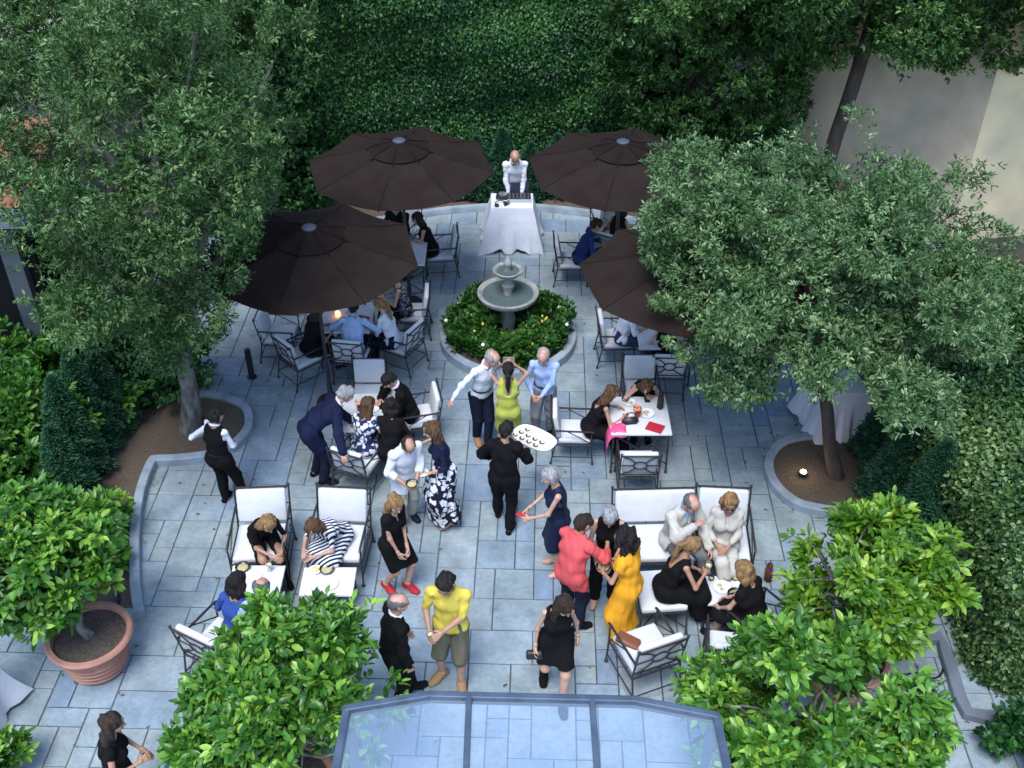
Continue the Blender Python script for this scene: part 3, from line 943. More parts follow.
for poly in ([loop[0], Vector((mx1, yb, GZ)), Vector((mx1, ytop(mx1), GZ)), loop[2], loop[1]],
             [Vector((mx1, yb, GZ)), Vector((mx2, yb, GZ)), Vector((mx2, ytop(mx2), GZ)), Vector((mx1, ytop(mx1), GZ))],
             [Vector((mx2, yb, GZ)), loop[5], loop[4], loop[3], Vector((mx2, ytop(mx2), GZ))]):
    raw_obj('glass_pane', [p + off for p in poly], [tuple(range(len(poly)))], glassm, b)
def beam(mb, a, c, w, h):
    a, c = Vector(a), Vector(c)
    d = c - a
    mb.box((a + c) / 2, (d.length + w * .6, w, h), math.atan2(d.y, d.x), .008)
mb = MB()
for k, (a, c) in enumerate(zip(loop[:-1], loop[1:])): beam(mb, a + off + Vector((0, 0, .003 * (k % 2))), c + off + Vector((0, 0, .003 * (k % 2))), .055, .09)
mb.build('edge_frame', M['frame_metal'], b)
for x in (mx1, mx2):
    mb = MB(); beam(mb, Vector((x, yb, GZ + .004)) + off, Vector((x, ytop(x), GZ + .004)) + off, .045, .084); mb.build('glazing_bar', M['frame_metal'], b)
for x in (xl + .06, xr - .06):
    mb = MB(); mb.box((x, top[0].y - .1 - 4.2, (GZ - .1) / 2), (.06, .06, GZ - .1), 0, .006); mb.build('post', M['frame_metal'], b)
# ------------------------------------------------------------------ furniture builders
def rot_face(f):
    return -R(f)


def make_chair(name, w, dep, seat, bh, label, cat='armchair', arms=True, tilt=.11):
    root = empty(name, (0, 0, 0), 0, label, cat)
    hx, r = w / 2, .0115
    yf, yb_ = dep / 2, -dep / 2
    top = seat + bh
    def ybk(z): return yb_ - .02 - (z - seat) * tilt * 1.6
    for s in (-1, 1):
        mb = MB(); mb.tube([(s * hx, yf + .03, .03), (s * hx, yf, seat - .03), (s * hx, yf, seat + (.21 if arms else 0))], r, 6); mb.ball((s * hx, yf + .03, .024), .024, 8)
        mb.build('leg', M['iron'], root, True)
        mb = MB(); mb.tube([(s * hx, yb_ - .09, .03), (s * hx, yb_ - .02, seat - .02), (s * hx, ybk(top * .5 + seat * .5), (top + seat) / 2), (s * hx, ybk(top), top)], r, 6)
        mb.ball((s * hx, yb_ - .09, .024), .024, 8); mb.ball((s * hx, ybk(top), top + .012), .019, 8)
        mb.build('leg', M['iron'], root, True)
        if arms:
            mb = MB(); mb.tube([(s * hx, yf + .035, seat + .195), (s * hx, yf, seat + .215), (s * hx, 0, seat + .22), (s * hx, ybk(seat + .23), seat + .23)], .015, 6)
            mb.bar((s * hx, yf - .02, seat), (s * hx, yb_ * .4, seat + .215), .008)
            mb.build('armrest', M['iron'], root, True)
    mb = MB()
    z = seat - .05
    for a, c in [((-hx, yf), (hx, yf)), ((hx, yf), (hx, yb_ - .02)), ((hx, yb_ - .02), (-hx, yb_ - .02)), ((-hx, yb_ - .02), (-hx, yf))]:
        mb.bar((*a, z), (*c, z), .0125)
    for k in range(1, 5):
        x = -hx + w * k / 5
        mb.bar((x, yf, z), (x, yb_ - .02, z), .006)
    zs = .15
    for s in (-1, 1): mb.bar((s * hx, yf + .02, zs), (s * hx, yb_ - .07, zs), .009)
    mb.bar((-hx, yb_ - .07, zs), (hx, yb_ - .07, zs), .009)
    mb.build('seat_frame', M['iron'], root, True)
    # back panel: oval ring with bars running out to the corners
    mb = MB()
    z0, z1 = seat + .04, top - .02
    zc = (z0 + z1) / 2
    P = lambda x, z: (x, ybk(z) - .004, z)
    mb.bar(P(-hx, z1), P(hx, z1), .0125); mb.bar(P(-hx, z0), P(hx, z0), .0105)
    rx, rz = w * .17, (z1 - z0) * .2
    mb.tube([P(rx * math.cos(a), zc + rz * math.sin(a)) for a in np.linspace(0, 2 * math.pi, 20, endpoint=False)], .0105, 6, closed=True)
    for sx in (-1, 1):
        mb.bar(P(sx * rx, zc), P(sx * hx, zc), .009)
        for sz in (-1, 1):
            q = [P(sx * rx * .7, zc + sz * rz * .72), P(sx * (rx * .5 + hx * .36), zc + sz * (rz + (z1 - zc)) * .5), P(sx * hx * .98, (z1 if sz > 0 else z0))]
            mb.tube(q, .0095, 6)
    mb.build('backrest', M['iron'], root, True)
    mb = MB(); mb.box((0, .005, seat - .005), (w - .05, dep - .03, .085), 0, .028, seg=3); mb.build('seat_cushion', M['cushion'], root, True, 60)
    mb = MB()
    ang = math.atan(tilt * 1.6)
    zc2 = seat + .05 + (bh - .03) / 2
    mb.box((0, ybk(zc2) + .055, zc2), (w - .06, .075, bh - .05), 0, .028, Matrix.Rotation(ang, 3, 'X'), 3)
    mb.build('back_cushion', M['cushion'], root, True, 60)
    return root


def cs(py):
    return .86 + .14 * min(1, max(0, (py - 440) / 200))


def place(proto, used, px=None, face=0, label=None, group=None, loc=None, z=0, name=None, sc=1.0):
    o = proto if not used[0] else copy_tree(proto)
    used[0] = True
    if loc is None:
        loc = gp(px[0], px[1], z * sc); loc.z = 0
    o.location = loc
    o.scale = (sc, sc, sc)
    o.rotation_euler = (0, 0, rot_face(face))
    if label: o['label'] = label
    if group: o['group'] = group
    return o


AC, ACu = make_chair('armchair', .56, .52, .44, .46, 'wrought iron armchair'), [False]
GA = 'wrought iron armchairs round the dining tables'
chairs = {}
for key, px, face, lab in [
    ('C1', (440, 252), 265, 'armchair of the dark haired woman under the left rear parasol'),
    ('C2', (302, 356), 47, 'armchair seen from behind at the left front parasol, nearest the oak trunk'),
    ('C3', (281, 334), 92, 'armchair with its side to us deepest under the left front parasol, beside the oak'),
    ('C4', (353, 353), 8, 'armchair of the man in light blue shirt under the left front parasol'),
    ('C5', (401, 343), 300, 'armchair of the ponytailed woman in white t-shirt'),
    ('C6', (411, 312), 268, 'armchair of the short haired woman in patterned sleeveless top'),
    ('C7', (369, 394), 180, 'empty armchair with white back cushion at the far side of the left centre table'),
    ('C8', (418, 416), 258, 'armchair of the seated dark suited man with green tie'),
    ('C9', (359, 462), 22, 'armchair the navy suited man rests his hand on, seen from behind'),
    ('C10', (574, 431), 92, 'armchair with empty white seat behind the woman in long black dress'),
    ('C11', (640, 390), 180, 'armchair of the woman bent over her plate at the right table'),
    ('C12', (637, 463), 0, 'empty armchair tucked at the near side of the right table with red folder'),
    ('C13', (667, 367), 3, 'armchair of the blonde woman partly behind the right oak leaves'),
    ('C14', (617, 338), 88, 'armchair of the man in white shirt and jeans under the right front parasol'),
    ('C15', (572, 260), 90, 'armchair of the man in navy shirt under the right rear parasol'),
    ('C16', (402, 232), 205, 'armchair in deep shade behind the left rear parasol table'),
    ('C20', (644, 648), 338, 'empty armchair with brown clutch bag, near the glass canopy'),
    ('C21', (733, 652), 8, 'empty armchair half hidden by the wide citrus tree'),
    ('C19', (222, 642), 28, 'armchair of the blue clad woman beside the round citrus tree'),
    ('C26', (268, 640), 10, 'armchair of the balding guest behind the round citrus tree'),
    ('C22b', (762, 628), 325, 'armchair of the blonde woman in black beside the bright citrus'),
    ('C28', (612, 248), 30, 'armchair of the brunette in black at the right rear parasol table'),
    ('C29', (607, 226), 170, 'armchair of the guest in cream at the right rear parasol table'),
]:
    chairs[key] = place(AC, ACu, px, face, lab, GA, z=.44, sc=cs(px[1]))

LCH, LCu = make_chair('lounge_chair', .64, .60, .38, .46, 'wrought iron lounge chair', 'lounge chair', tilt=.22), [False]
GL = 'deep lounge chairs round the low tables'
for key, px, face, lab in [
    ('L1', (261, 541), 177, 'deep lounge chair of the blonde woman in black top near the gravel bed'),
    ('L2', (339, 541), 184, 'deep lounge chair of the woman in striped dress'),
    ('L3', (723, 541), 184, 'deep lounge chair of the woman with sunglasses'),
]:
    chairs[key] = place(LCH, LCu, px, face, lab, GL, z=.40)
sofa = make_chair('loveseat', 1.0, .60, .38, .45, 'wide two seat iron loveseat with white cushions under the man in cream jacket', 'loveseat', tilt=.2)
sofa.location = gp(657, 541, .4); sofa.location.z = 0; sofa.rotation_euler = (0, 0, rot_face(178))
# backless ottoman
o = empty('ottoman', gp(660, 590, .42), rot_face(85), 'backless iron stool with white cushion under the woman with ponytail', 'stool')
o.location.z = 0
mb = MB(); mb.box((0, 0, .405), (.58, .52, .08), 0, .028, seg=3); mb.build('seat_cushion', M['cushion'], o, True, 60)
for sx in (-1, 1):
    for sy in (-1, 1):
        mb = MB(); mb.bar((sx * .28, sy * .25, .36), (sx * .30, sy * .27, .02), .0115); mb.ball((sx * .30, sy * .27, .022), .022, 8); mb.build('leg', M['iron'], o, True)
mb = MB()
for a, c in [((-.28, -.25), (.28, -.25)), ((.28, -.25), (.28, .25)), ((.28, .25), (-.28, .25)), ((-.28, .25), (-.28, -.25))]: mb.bar((*a, .355), (*c, .355), .0115)
mb.bar((-.29, -.26, .1), (.29, .26, .1), .008); mb.bar((-.29, .26, .108), (.29, -.26, .108), .008)
mb.build('seat_frame', M['iron'], o, True)


def make_table(name, w, d, h, label, cat):
    root = empty(name, (0, 0, 0), 0, label, cat)
    mb = MB(); mb.box((0, 0, h - .016), (w, d, .032), 0, .006); mb.build('tabletop', M['marble'], root)
    x, y = w / 2 - .04, d / 2 - .04
    for sx in (-1, 1):
        for sy in (-1, 1):
            mb = MB(); mb.bar((sx * x, sy * y, h - .033), (sx * (x + .01), sy * (y + .01), .02), .0135); mb.ball((sx * (x + .01), sy * (y + .01), .024), .024, 8)
            mb.build('leg', M['iron'], root, True)
    mb = MB()
    z = h - .045
    for a, c in [((-x, -y), (x, -y)), ((x, -y), (x, y)), ((x, y), (-x, y)), ((-x, y), (-x, -y))]: mb.bar((*a, z), (*c, z), .012)
    for sy in (-1, 1):
        mb.bar((-x, sy * y, h * .22), (x, sy * y, h * .92), .009); mb.bar((-x, sy * (y - .012), h * .92), (x, sy * (y - .012), h * .22), .009)
    mb.bar((-x, -y, h * .2), (x, y, h * .2), .009); mb.bar((-x, y, h * .2 + .015), (x, -y, h * .2 + .015), .009)
    mb.build('brace', M['iron'], root, True)
    return root


TB, TBu = make_table('dining_table', .84, .84, .74, 'square iron table', 'table'), [False]
GT = 'square dining tables with white tops'
tabs = {}
for key, px, face, lab in [
    ('T1', (402, 252), 0, 'square table in shade between the two left parasols'),
    ('T2', (634, 243), 0, 'square table in shade under the right rear parasol'),
    ('T3', (346, 317), 0, 'square table with glowing candle under the left front parasol'),
    ('T4', (664, 333), 0, 'square table with red menu under the right front parasol'),
    ('T5', (367, 412), 0, 'square white table between the two suited men, left of centre'),
    ('T6', (639, 415), 0, 'square white table with red folder and flowers, right of centre'),
]:
    tabs[key] = place(TB, TBu, px, face, lab, GT, z=.74, sc=.93)
TS, TSu = make_table('side_table', .60, .42, .42, 'low iron table', 'low table'), [False]
for key, px, face, lab in [
    ('S1', (256, 579), 0, 'low white side table with two plates and glass before the blonde woman in black'),
    ('S2', (328, 581), 0, 'low white side table with lemon dish before the striped dress'),
    ('S3', (728, 590), 0, 'low white side table cluttered with bowls before the sunglasses woman'),
]:
    tabs[key] = place(TS, TSu, px, face, lab, 'low side tables with white tops', z=.42)

# ------------------------------------------------------------------ parasols
def make_parasol():
    root = empty('parasol', (0, 0, 0), 0, 'dark brown octagonal parasol', 'parasol')
    Rr, zr, za = 1.40, 2.44, 2.72
    def shell(r0, r1, za_, zr_, sag, th, name, m, lift=0):
        nA, nR = 48, 9
        vs = []
        for layer in (0, 1):
            for i in range(nR + 1):
                t = i / nR
                for k in range(nA):
                    a = 2 * math.pi * k / nA
                    s = (k % 6) / 6
                    ph = math.radians(22.5) - s * math.radians(45)
                    oc = math.cos(math.radians(22.5)) / math.cos(ph)        # octagon outline
                    rad = (r0 + (r1 - r0) * t) * oc
                    z = za_ + (zr_ - za_) * t - sag * math.sin(math.pi * s) * t * (1.3 - t * .75) + .010 * math.sin(a * 13 + t * 9) * t * (1 - t)
                    z += .035 * (1 - t) ** 2
                    vs.append((rad * math.cos(a), rad * math.sin(a), z - layer * th + lift))
        fs = []
        n1 = (nR + 1) * nA
        for i in range(nR):
            for k in range(nA):
                m_ = (k + 1) % nA
                a_, b_, c_, d_ = i * nA + k, i * nA + m_, (i + 1) * nA + m_, (i + 1) * nA + k
                fs.append((a_, d_, c_, b_)); fs.append((n1 + a_, n1 + b_, n1 + c_, n1 + d_))
        for k in range(nA):
            m_ = (k + 1) % nA
            fs.append((nR * nA + k, n1 + nR * nA + k, n1 + nR * nA + m_, nR * nA + m_))
            fs.append((k, m_, n1 + m_, n1 + k))
        o = raw_obj(name, vs, fs, m, root)
        o.data.polygons.foreach_set('use_smooth', np.ones(len(fs), bool))
        o.data.set_sharp_from_angle(angle=R(30))
        return o
    shell(.16, Rr, za, zr, .085, .006, 'canopy', M['canvas'])
    shell(.05, .46, za + .085, za - .02, .03, .005, 'vent', M['canvas_vent'])
    mb = MB()
    for k in range(8):
        a = math.pi / 4 * k
        mb.tube([(.44 * math.cos(a), .44 * math.sin(a), za - .015), (.50 * math.cos(a + .03), .50 * math.sin(a + .03), za - .05), (.53 * math.cos(a), .53 * math.sin(a), za - .11)], [.012, .010, .008], 5)
        mb.tube([(.1 * math.cos(a), .1 * math.sin(a), za + .10), (.44 * math.cos(a), .44 * math.sin(a), za - .005)], .007, 5)
    mb.build('vent_strap', M['canvas_vent'], root, True)
    for k in range(8):
        a = math.pi / 4 * k
        mb = MB(); mb.tube([(.3 * math.cos(a), .3 * math.sin(a), za - .052 + .035 * .72), (.8 * math.cos(a), .8 * math.sin(a), za + (zr - za) * .516 + .035 * .23), (1.395 * math.cos(a), 1.395 * math.sin(a), zr + .002)], .007, 5)
        mb.build('seam', M['canvas_vent'], root, True)
    MB().lathe([(.09, za + .10), (.095, za + .125), (.07, za + .14), (.001, za + .145)], n=24).build('cap', M['disc'], root, True, 40)
    for k in range(8):
        a = math.pi / 4 * k
        mb = MB(); mb.tube([(.05 * math.cos(a), .05 * math.sin(a), za - .02), (.7 * math.cos(a), .7 * math.sin(a), (za + zr) / 2 - .02), (1.40 * math.cos(a), 1.40 * math.sin(a), zr - .02)], .011, 5)
        mb.bar((.05 * math.cos(a), .05 * math.sin(a), za - .62), (.68 * math.cos(a), .68 * math.sin(a), (za + zr) / 2 - .03), .008)
        mb.build('rib', M['iron'], root)
    mb = MB(); mb.bar((0, 0, .04), (0, 0, za + .02), .026, 12); mb.build('pole', M['iron'], root, True)
    MB().lathe([(.21, 0), (.21, .03), (.17, .05), (.04, .06), (.038, .34), (.03, .36)], n=28).build('base', M['iron'], root, True, 40)
    return root
PA, PAu = make_parasol(), [False]
for px, face, lab in [((399, 141), 8, 'dark brown parasol left of the disc jockey, farther of the left pair'),
                      ((623, 142), 14, 'dark brown parasol right of the disc jockey'),
                      ((309, 228), 10, 'dark brown parasol beside the big left oak, nearer of the left pair'),
                      ((693, 247), 10, 'dark brown parasol mostly hidden by the pale right oak')]:
    place(PA, PAu, px, face, lab, 'brown parasols over the dining tables', z=2.83)

# the parasol by the right oak hangs from a side mast instead of a centre pole
pr_ = [o for o in C.objects if o.get('label') == 'dark brown parasol mostly hidden by the pale right oak'][0]
for ch in list(pr_.children):
    if ch.name.startswith(('pole', 'base')): bpy.data.objects.remove(ch)
mb = MB(); mb.tube([(1.35, .75, .03), (1.42, .8, 2.2), (1.25, .7, 3.0), (.6, .34, 3.12), (0, 0, 2.95), (0, 0, 2.1)], .035, 10); mb.build('mast', M['iron'], pr_, True)

# ------------------------------------------------------------------ tables under white linen
def cloth_table(name, loc, w, d, h, rz, label, flare=.17, seed=0, group=None, lo=0.015):
    q = np.random.default_rng(seed)
    per = []
    n1, n2 = 22, 14
    hw, hd = w / 2, d / 2
    for k in range(n1): per.append((-hw + w * k / n1, -hd, 0, -1))
    for k in range(n2): per.append((hw, -hd + d * k / n2, 1, 0))
    for k in range(n1): per.append((hw - w * k / n1, hd, 0, 1))
    for k in range(n2): per.append((-hw, hd - d * k / n2, -1, 0))
    n = len(per)
    rows = 12
    ph = q.random(6) * 6.28
    vs = []
    for i in range(rows + 1):
        t = i / rows
        for k, (x, y, nx, ny) in enumerate(per):
            cx, cy_ = x / hw, y / hd
            corner = (abs(cx) ** 6) * (abs(cy_) ** 6)
            f = t * (flare + corner * flare * .35)
            a = 2 * math.pi * k / n
            wv = (math.sin(a * 9 + ph[0]) + .7 * math.sin(a * 19 + ph[1])) * .034 * t * t + .012 * math.sin(a * 5 + t * 4) * t
            ox = (cx if abs(cx) > .9 else nx + cx * .35) * (f + wv)
            oy = (cy_ if abs(cy_) > .9 else ny + cy_ * .35) * (f + wv)
            z = h - (h - lo) * t + .035 * math.sin(a * 7 + ph[2]) * t * t + .03 * (1 - corner) * t * (1 if t > .9 else 0)
            if i == 0: z = h
            vs.append((x + ox, y + oy, max(z, .006)))
    fs = []
    for i in range(rows):
        for k in range(n):
            m_ = (k + 1) % n
            fs.append((i * n + k, (i + 1) * n + k, (i + 1) * n + m_, i * n + m_)[::-1])
    fs.append(tuple(range(n)))
    o = raw_obj(name, vs, fs, M['cloth'])
    o.data.polygons.foreach_set('use_smooth', np.ones(len(fs), bool))
    o.data.set_sharp_from_angle(angle=R(50))
    o.location = loc
    o.rotation_euler = (0, 0, rz)
    return tag(o, label, 'tablecloth', group)
def trestle(loc, w, d, h, rz, label):
    root = empty('trestle_table', loc, rz, label, 'table', 'tables hidden under white linen')
    MB().box((0, 0, h - .02), (w, d, .035)).build('tabletop', M['bark_dark'], root)
    for sx in (-1, 1):
        mb = MB(); mb.bar((sx * (w / 2 - .06), -d / 2 + .05, 0), (sx * (w / 2 - .06), 0, h - .04), .015); mb.bar((sx * (w / 2 - .06), d / 2 - .05, 0), (sx * (w / 2 - .06), 0, h - .04), .015); mb.build('leg', M['iron'], root)
DJ = Vector((0.0, 16.62, 0))
trestle(DJ, .68, .5, .80, 0, 'folding table under the white cloth in front of the disc jockey')
cloth_table('tablecloth', DJ, .72, .54, .812, 0, 'white tablecloth hanging to the ground before the disc jockey', .15, 3)
SV = gp(842, 381, .8); SV.z = 0
trestle(SV, .52, .5, .785, R(8), 'small serving table under the white cloth behind the right oak trunk')
cloth_table('tablecloth', SV, .56, .54, .795, R(8), 'white tablecloth in loose folds behind the right oak trunk', .14, 5)
LW = gp(-30, 684, .75); LW.z = 0
trestle(LW + Vector((-.35, 0, 0)), .7, .7, .735, R(-8), 'folding table under the white cloth cut by the left picture edge')
cloth_table('tablecloth', LW + Vector((-.35, 0, 0)), .74, .74, .745, R(-8), 'white tablecloth at the left picture edge near the terracotta pot', .10, 7)

# ------------------------------------------------------------------ small things
black = mat('black plastic', (.015, .015, .017), .4)
steel = mat('brushed steel', (.55, .56, .58), .3, .8)
china = mat('white china', (.80, .80, .79), .25)
darkbowl = mat('black glazed bowl', (.02, .02, .022), .25)
food = mat('food', (.55, .42, .25), .7, 0, (.30, .33, .12), 40)
red = mat('crimson leatherette', (.42, .02, .04), .5)
pink = mat('pink silk', (.75, .10, .25), .6, 0, (.6, .06, .2), 12)
glassm2 = mat('clear glass', (.9, .95, .97), .04)
glassm2.node_tree.nodes['Principled BSDF'].inputs['Transmission Weight'].default_value = .92
glassm2.node_tree.nodes['Principled BSDF'].inputs['IOR'].default_value = 1.2
wine = mat('pale wine', (.75, .62, .25), .1)
brownl = mat('brown leather', (.25, .085, .035), .5, 0, (.18, .06, .03), 20)

def at(px, py, z):
    return gp(px, py, z)

def plate(px, py, z, r_, label, full=True, loc=None):
    o = empty('plate', loc or at(px, py, z), 0, label, 'plate')
    MB().lathe([(r_ * .55, 0), (r_ * .6, .006), (r_, .018), (r_ * .97, .022), (r_ * .6, .011), (.001, .010)], n=28).build('dish', china, o, True, 60)
    if full:
        mb = MB()
        for k in range(4): mb.ball((rng.uniform(-.4, .4) * r_, rng.uniform(-.4, .4) * r_, .02), r_ * .22, 8, .6)
        mb.build('food', food, o, True)
    return o
def bowl(px, py, z, label, r_=.085, loc=None):
    o = empty('bowl', loc or at(px, py, z), 0, label, 'bowl')
    MB().lathe([(r_ * .4, 0), (r_ * .8, .02), (r_, .045), (r_ * .95, .047), (r_ * .7, .022), (.001, .016)], n=28).build('dish', darkbowl, o, True, 60)
    MB().lathe([(r_ * .72, .028), (r_ * .4, .042), (.001, .046)], n=16).build('food', food, o, True)
    return o
def glass(px, py, z, label, loc=None, hgt=.15):
    o = empty('wine_glass', loc or at(px, py, z), 0, label, 'glass')
    MB().lathe([(.033, 0), (.033, .003), (.005, .008), (.004, hgt * .45), (.025, hgt * .52), (.038, hgt * .72), (.033, hgt), (.031, hgt), (.035, hgt * .72), (.02, hgt * .54), (.001, hgt * .5)], n=20).build('glass_body', glassm2, o, True)
    MB().lathe([(.001, hgt * .53), (.019, hgt * .56), (.031, hgt * .70), (.001, hgt * .70)], n=16).build('wine', wine, o, True)
    return o
def tumbler(px, py, z, label):
    o = empty('tumbler', at(px, py, z), 0, label, 'glass')
    MB().lathe([(.028, 0), (.036, .10), (.033, .10), (.026, .008), (.001, .008)], n=20).build('glass_body', glassm2, o, True)
    return o

# disc jockey's gear
g = empty('mixing_desk', DJ + Vector((.12, .05, .815)), 0, 'black mixing desk with knobs in front of the disc jockey', 'mixer')
MB().box((0, 0, .035), (.40, .26, .07), 0, .008).build('case', black, g)
mb = MB()
for i in range(6):
    for j in range(2): mb.lathe([(.012, 0), (.010, .02), (.001, .021)], (-.16 + i * .064, -.06 + j * .09, .07), 10)
tag(mb.build('knobs', steel, g), kind='stuff')
mb = MB(); mb.box((0, -.137, .035), (.40, .012, .075)); mb.build('front_rail', steel, g)
g = empty('laptop', DJ + Vector((.14, .205, .814)), R(4), 'open dark laptop behind the mixing desk', 'laptop')
MB().box((0, 0, .008), (.30, .1, .016)).build('keyboard', black, g)
mb = MB(); mb.box((0, .04, .11), (.32, .012, .21), 0, .004, Matrix.Rotation(R(-12), 3, 'X')); mb.build('screen', mat('dark blue lid', (.02, .025, .05), .35), g)
g = empty('turntable', DJ + Vector((-.16, .12, .814)), R(-6), 'small silver and black record player left of the mixing desk', 'record player')
MB().box((0, 0, .03), (.22, .2, .06), 0, .008).build('case', black, g)
MB().lathe([(.075, .06), (.075, .072), (.02, .074), (.001, .075)], n=28).build('platter', steel, g, True, 40)
g = empty('headphones', DJ + Vector((-.2, -.14, .816)), R(30), 'black headphones lying on the front of the white cloth', 'headphones')
mb = MB(); mb.tube([(.085 * math.cos(a), .085 * math.sin(a), .03) for a in np.linspace(-.3, 3.45, 14)], .008, 6); mb.build('headband', black, g, True)
for s in (-1, 1): MB().lathe([(.036, 0), (.04, .03), (.02, .042), (.001, .042)], (s * .085, -.03, .002), 16).build('ear_cup', black, g, True)
o = MB().tube([DJ + Vector((-.13, -.2, .824)), DJ + Vector((-.06, -.15, .824)), DJ + Vector((-.03, -.05, .824)), DJ + Vector((-.05, .02, .824))], .011, 6).build('cable', black)
tag(o, 'short black cable on the white cloth beside the headphones', 'cable')

# right table
def folder(px, py, z, label, w=.22, d=.17, rz=-.45, m=red):
    o = MB().box((0, 0, .008), (w, d, .014), 0, .004).build('menu_folder', m)
    o.location = at(px, py, z); o.rotation_euler = (0, 0, rz)
    return tag(o, label, 'menu')
folder(655, 428, .690, 'crimson menu folder near the corner of the right centre table')
folder(357, 424, .690, 'crimson menu folder on the left centre table beside the printed dress', .10, .15, .1)
folder(362, 319, .690, 'crimson menu folder on the shaded table by the candle', .2, .14, -.3)
folder(660, 323, .690, 'crimson menu on the table by the right oak, half under leaves', .22, .15, -.3)
def vase(px, py, z, label, cols):
    o = empty('flower_vase', at(px, py, z), 0, label, 'vase')
    MB().lathe([(.028, 0), (.034, .05), (.03, .09), (.026, .09), (.001, .08)], n=16).build('vase_body', red, o, True)
    mb = MB()
    for k in range(6): mb.ball((.035 * math.cos(k), .035 * math.sin(k), .12 + .015 * (k % 3)), .026, 8)
    mb.build('blossom', cols, o, True)
    q = rng.normal(size=(26, 3)) * .022 + np.array([0, 0, .115])
    leaf_mesh('foliage', q, unit(rng.normal(size=(26, 3)) + [0, 0, .5]), unit(rng.normal(size=(26, 3)) + [0, 0, 1]), .055, .025, LM['bedding'], o)
    return o
vase(637, 417, .690, 'red vase with coral blossoms on the right centre table', mat('coral petals', (.7, .22, .12), .6))
vase(360, 411, .690, 'red vase with pale blossoms on the left centre table', mat('pale pink petals', (.72, .45, .36), .6))
plate(647, 414, .690, .10, 'white plate beside the coral flowers on the right centre table')
plate(629, 403, .690, .085, 'small white plate between phone and black bowl at the right centre table')
bowl(625, 401, .692, 'little black bowl near the empty edge of the right centre table', .05)
o = MB().box((0, 0, .006), (.075, .15, .010), 0, .003).build('phone', black); o.location = at(647, 399, .690); tag(o, 'black phone lying on the right centre table', 'phone')
def handbag(loc, rz, s, m, label, name='handbag', tall=1.0):
    o = empty(name, loc, rz, label, 'handbag')
    bm = bmesh.new(); bmesh.ops.create_cube(bm, size=1)
    for v in bm.verts:
        k = 1.0 if v.co.z < 0 else .8
        v.co = Vector((v.co.x * s * k, v.co.y * s * .45 * (1 if v.co.z < 0 else .55), (v.co.z + .5) * s * .72 * tall))
    bmesh.ops.bevel(bm, geom=bm.edges[:], offset=s * .12, segments=3, affect='EDGES')
    me = bpy.data.meshes.new('bag_body'); bm.to_mesh(me); bm.free(); me.materials.append(m)
    b = bpy.data.objects.new('bag_body', me); C.objects.link(b); b.parent = o
    me.polygons.foreach_set('use_smooth', np.ones(len(me.polygons), bool))
    MB().tube([(s * .3 * math.cos(a), 0, s * .66 * tall + s * .32 * math.sin(a)) for a in np.linspace(0, math.pi, 9)], s * .03, 6).build('handle', m, o, True)
    return o
handbag(at(630, 423, .690), .15, .24, mat('black quilted leather', (.018, .018, .022), .45, bump=.4, bscale=40), 'black evening bag on the right centre table beside the pink scarf', tall=.6)
handbag(at(660, 406, .690), 1.4, .20, black, 'tall black bag standing at the far edge of the right centre table', tall=1.6)
# pink scarf hanging at the table corner
mb = MB(); vs, fs = [], []
sc0 = at(613, 430, .70)
for i in range(9):
    for j in range(9):
        x, y = i / 8 * .30, j / 8 * .22
        drop = max(0, .10 - x) * 2.9 + max(0, .05 - y) * 1.2
        vs.append((sc0.x - .13 + min(.13, .03 + drop * .1) * 0 + max(x, .055) , sc0.y - .08 + y, .70 - drop + .012 * math.sin(i * 1.7 + j * 1.1)))
for i in range(8):
    for j in range(8): fs.append((i * 9 + j, i * 9 + 9 + j, i * 9 + 10 + j, i * 9 + j + 1))
o = raw_obj('scarf', vs, fs, pink, None, True); sm = o.modifiers.new('thick', 'SOLIDIFY'); sm.thickness = .008
tag(o, 'pink scarf draped over the corner of the right centre table', 'scarf')

# low tables and others
plate(253, 577, .42, .10, 'empty white plate in the middle of the first low table', False)
bowl(243, 569, .42, 'black dip bowl at the far left of the first low table')
glass(270, 571, .42, 'wine glass at the far edge of the first low table')
glass(263, 590, .42, 'wine glass at the near edge of the first low table by the citrus')
plate(329, 584, .42, .11, 'crumpled white napkin plate on the low table before the stripes', False)
bowl(327, 571, .42, 'black bowl of dip on the low table before the stripes')
o = empty('lemon_dish', at(315, 571, .42), 0, 'pale yellow lemon dish on the low table before the stripes', 'dish')
MB().lathe([(.04, 0), (.075, .025), (.07, .028), (.001, .012)], n=20).build('dish', china, o, True); MB().ball((0, 0, .03), .045, 10, .6).build('lemon', mat('lemon', (.72, .62, .25), .5), o, True)
bowl(727, 578, .42, 'left one of two touching black bowls at the far edge of the cluttered low table', .07)
bowl(736, 578, .42, 'right one of two touching black bowls at the far edge of the cluttered low table', .07)
bowl(711, 580, .42, 'tiny black cup at the far left corner of the cluttered low table', .035)
plate(722, 588, .42, .10, 'white plate of bread crumbs on the cluttered low table')
plate(739, 587, .42, .075, 'small plate of orange fruit on the cluttered low table')
tumbler(745, 575, .42, 'clear water glass at the right far corner of the cluttered low table')
plate(341, 311, .690, .1, 'white plate beside the candle on the shaded left table', False)
plate(372, 409, .690, .10, 'white plate in the middle of the left centre table', False)
# candle
o = empty('candle_holder', at(338, 316, .690), 0, 'glowing orange candle jar on the shaded left table', 'candle')
MB().lathe([(.03, 0), (.04, .03), (.036, .07), (.03, .07), (.001, .01)], n=16).build('jar', emit('candle glow', (1.0, .33, .09), 1.6), o, True)
MB().ball((0, 0, .06), .012, 8, 1.6).build('flame', emit('flame', (1, .7, .3), 14), o, True)
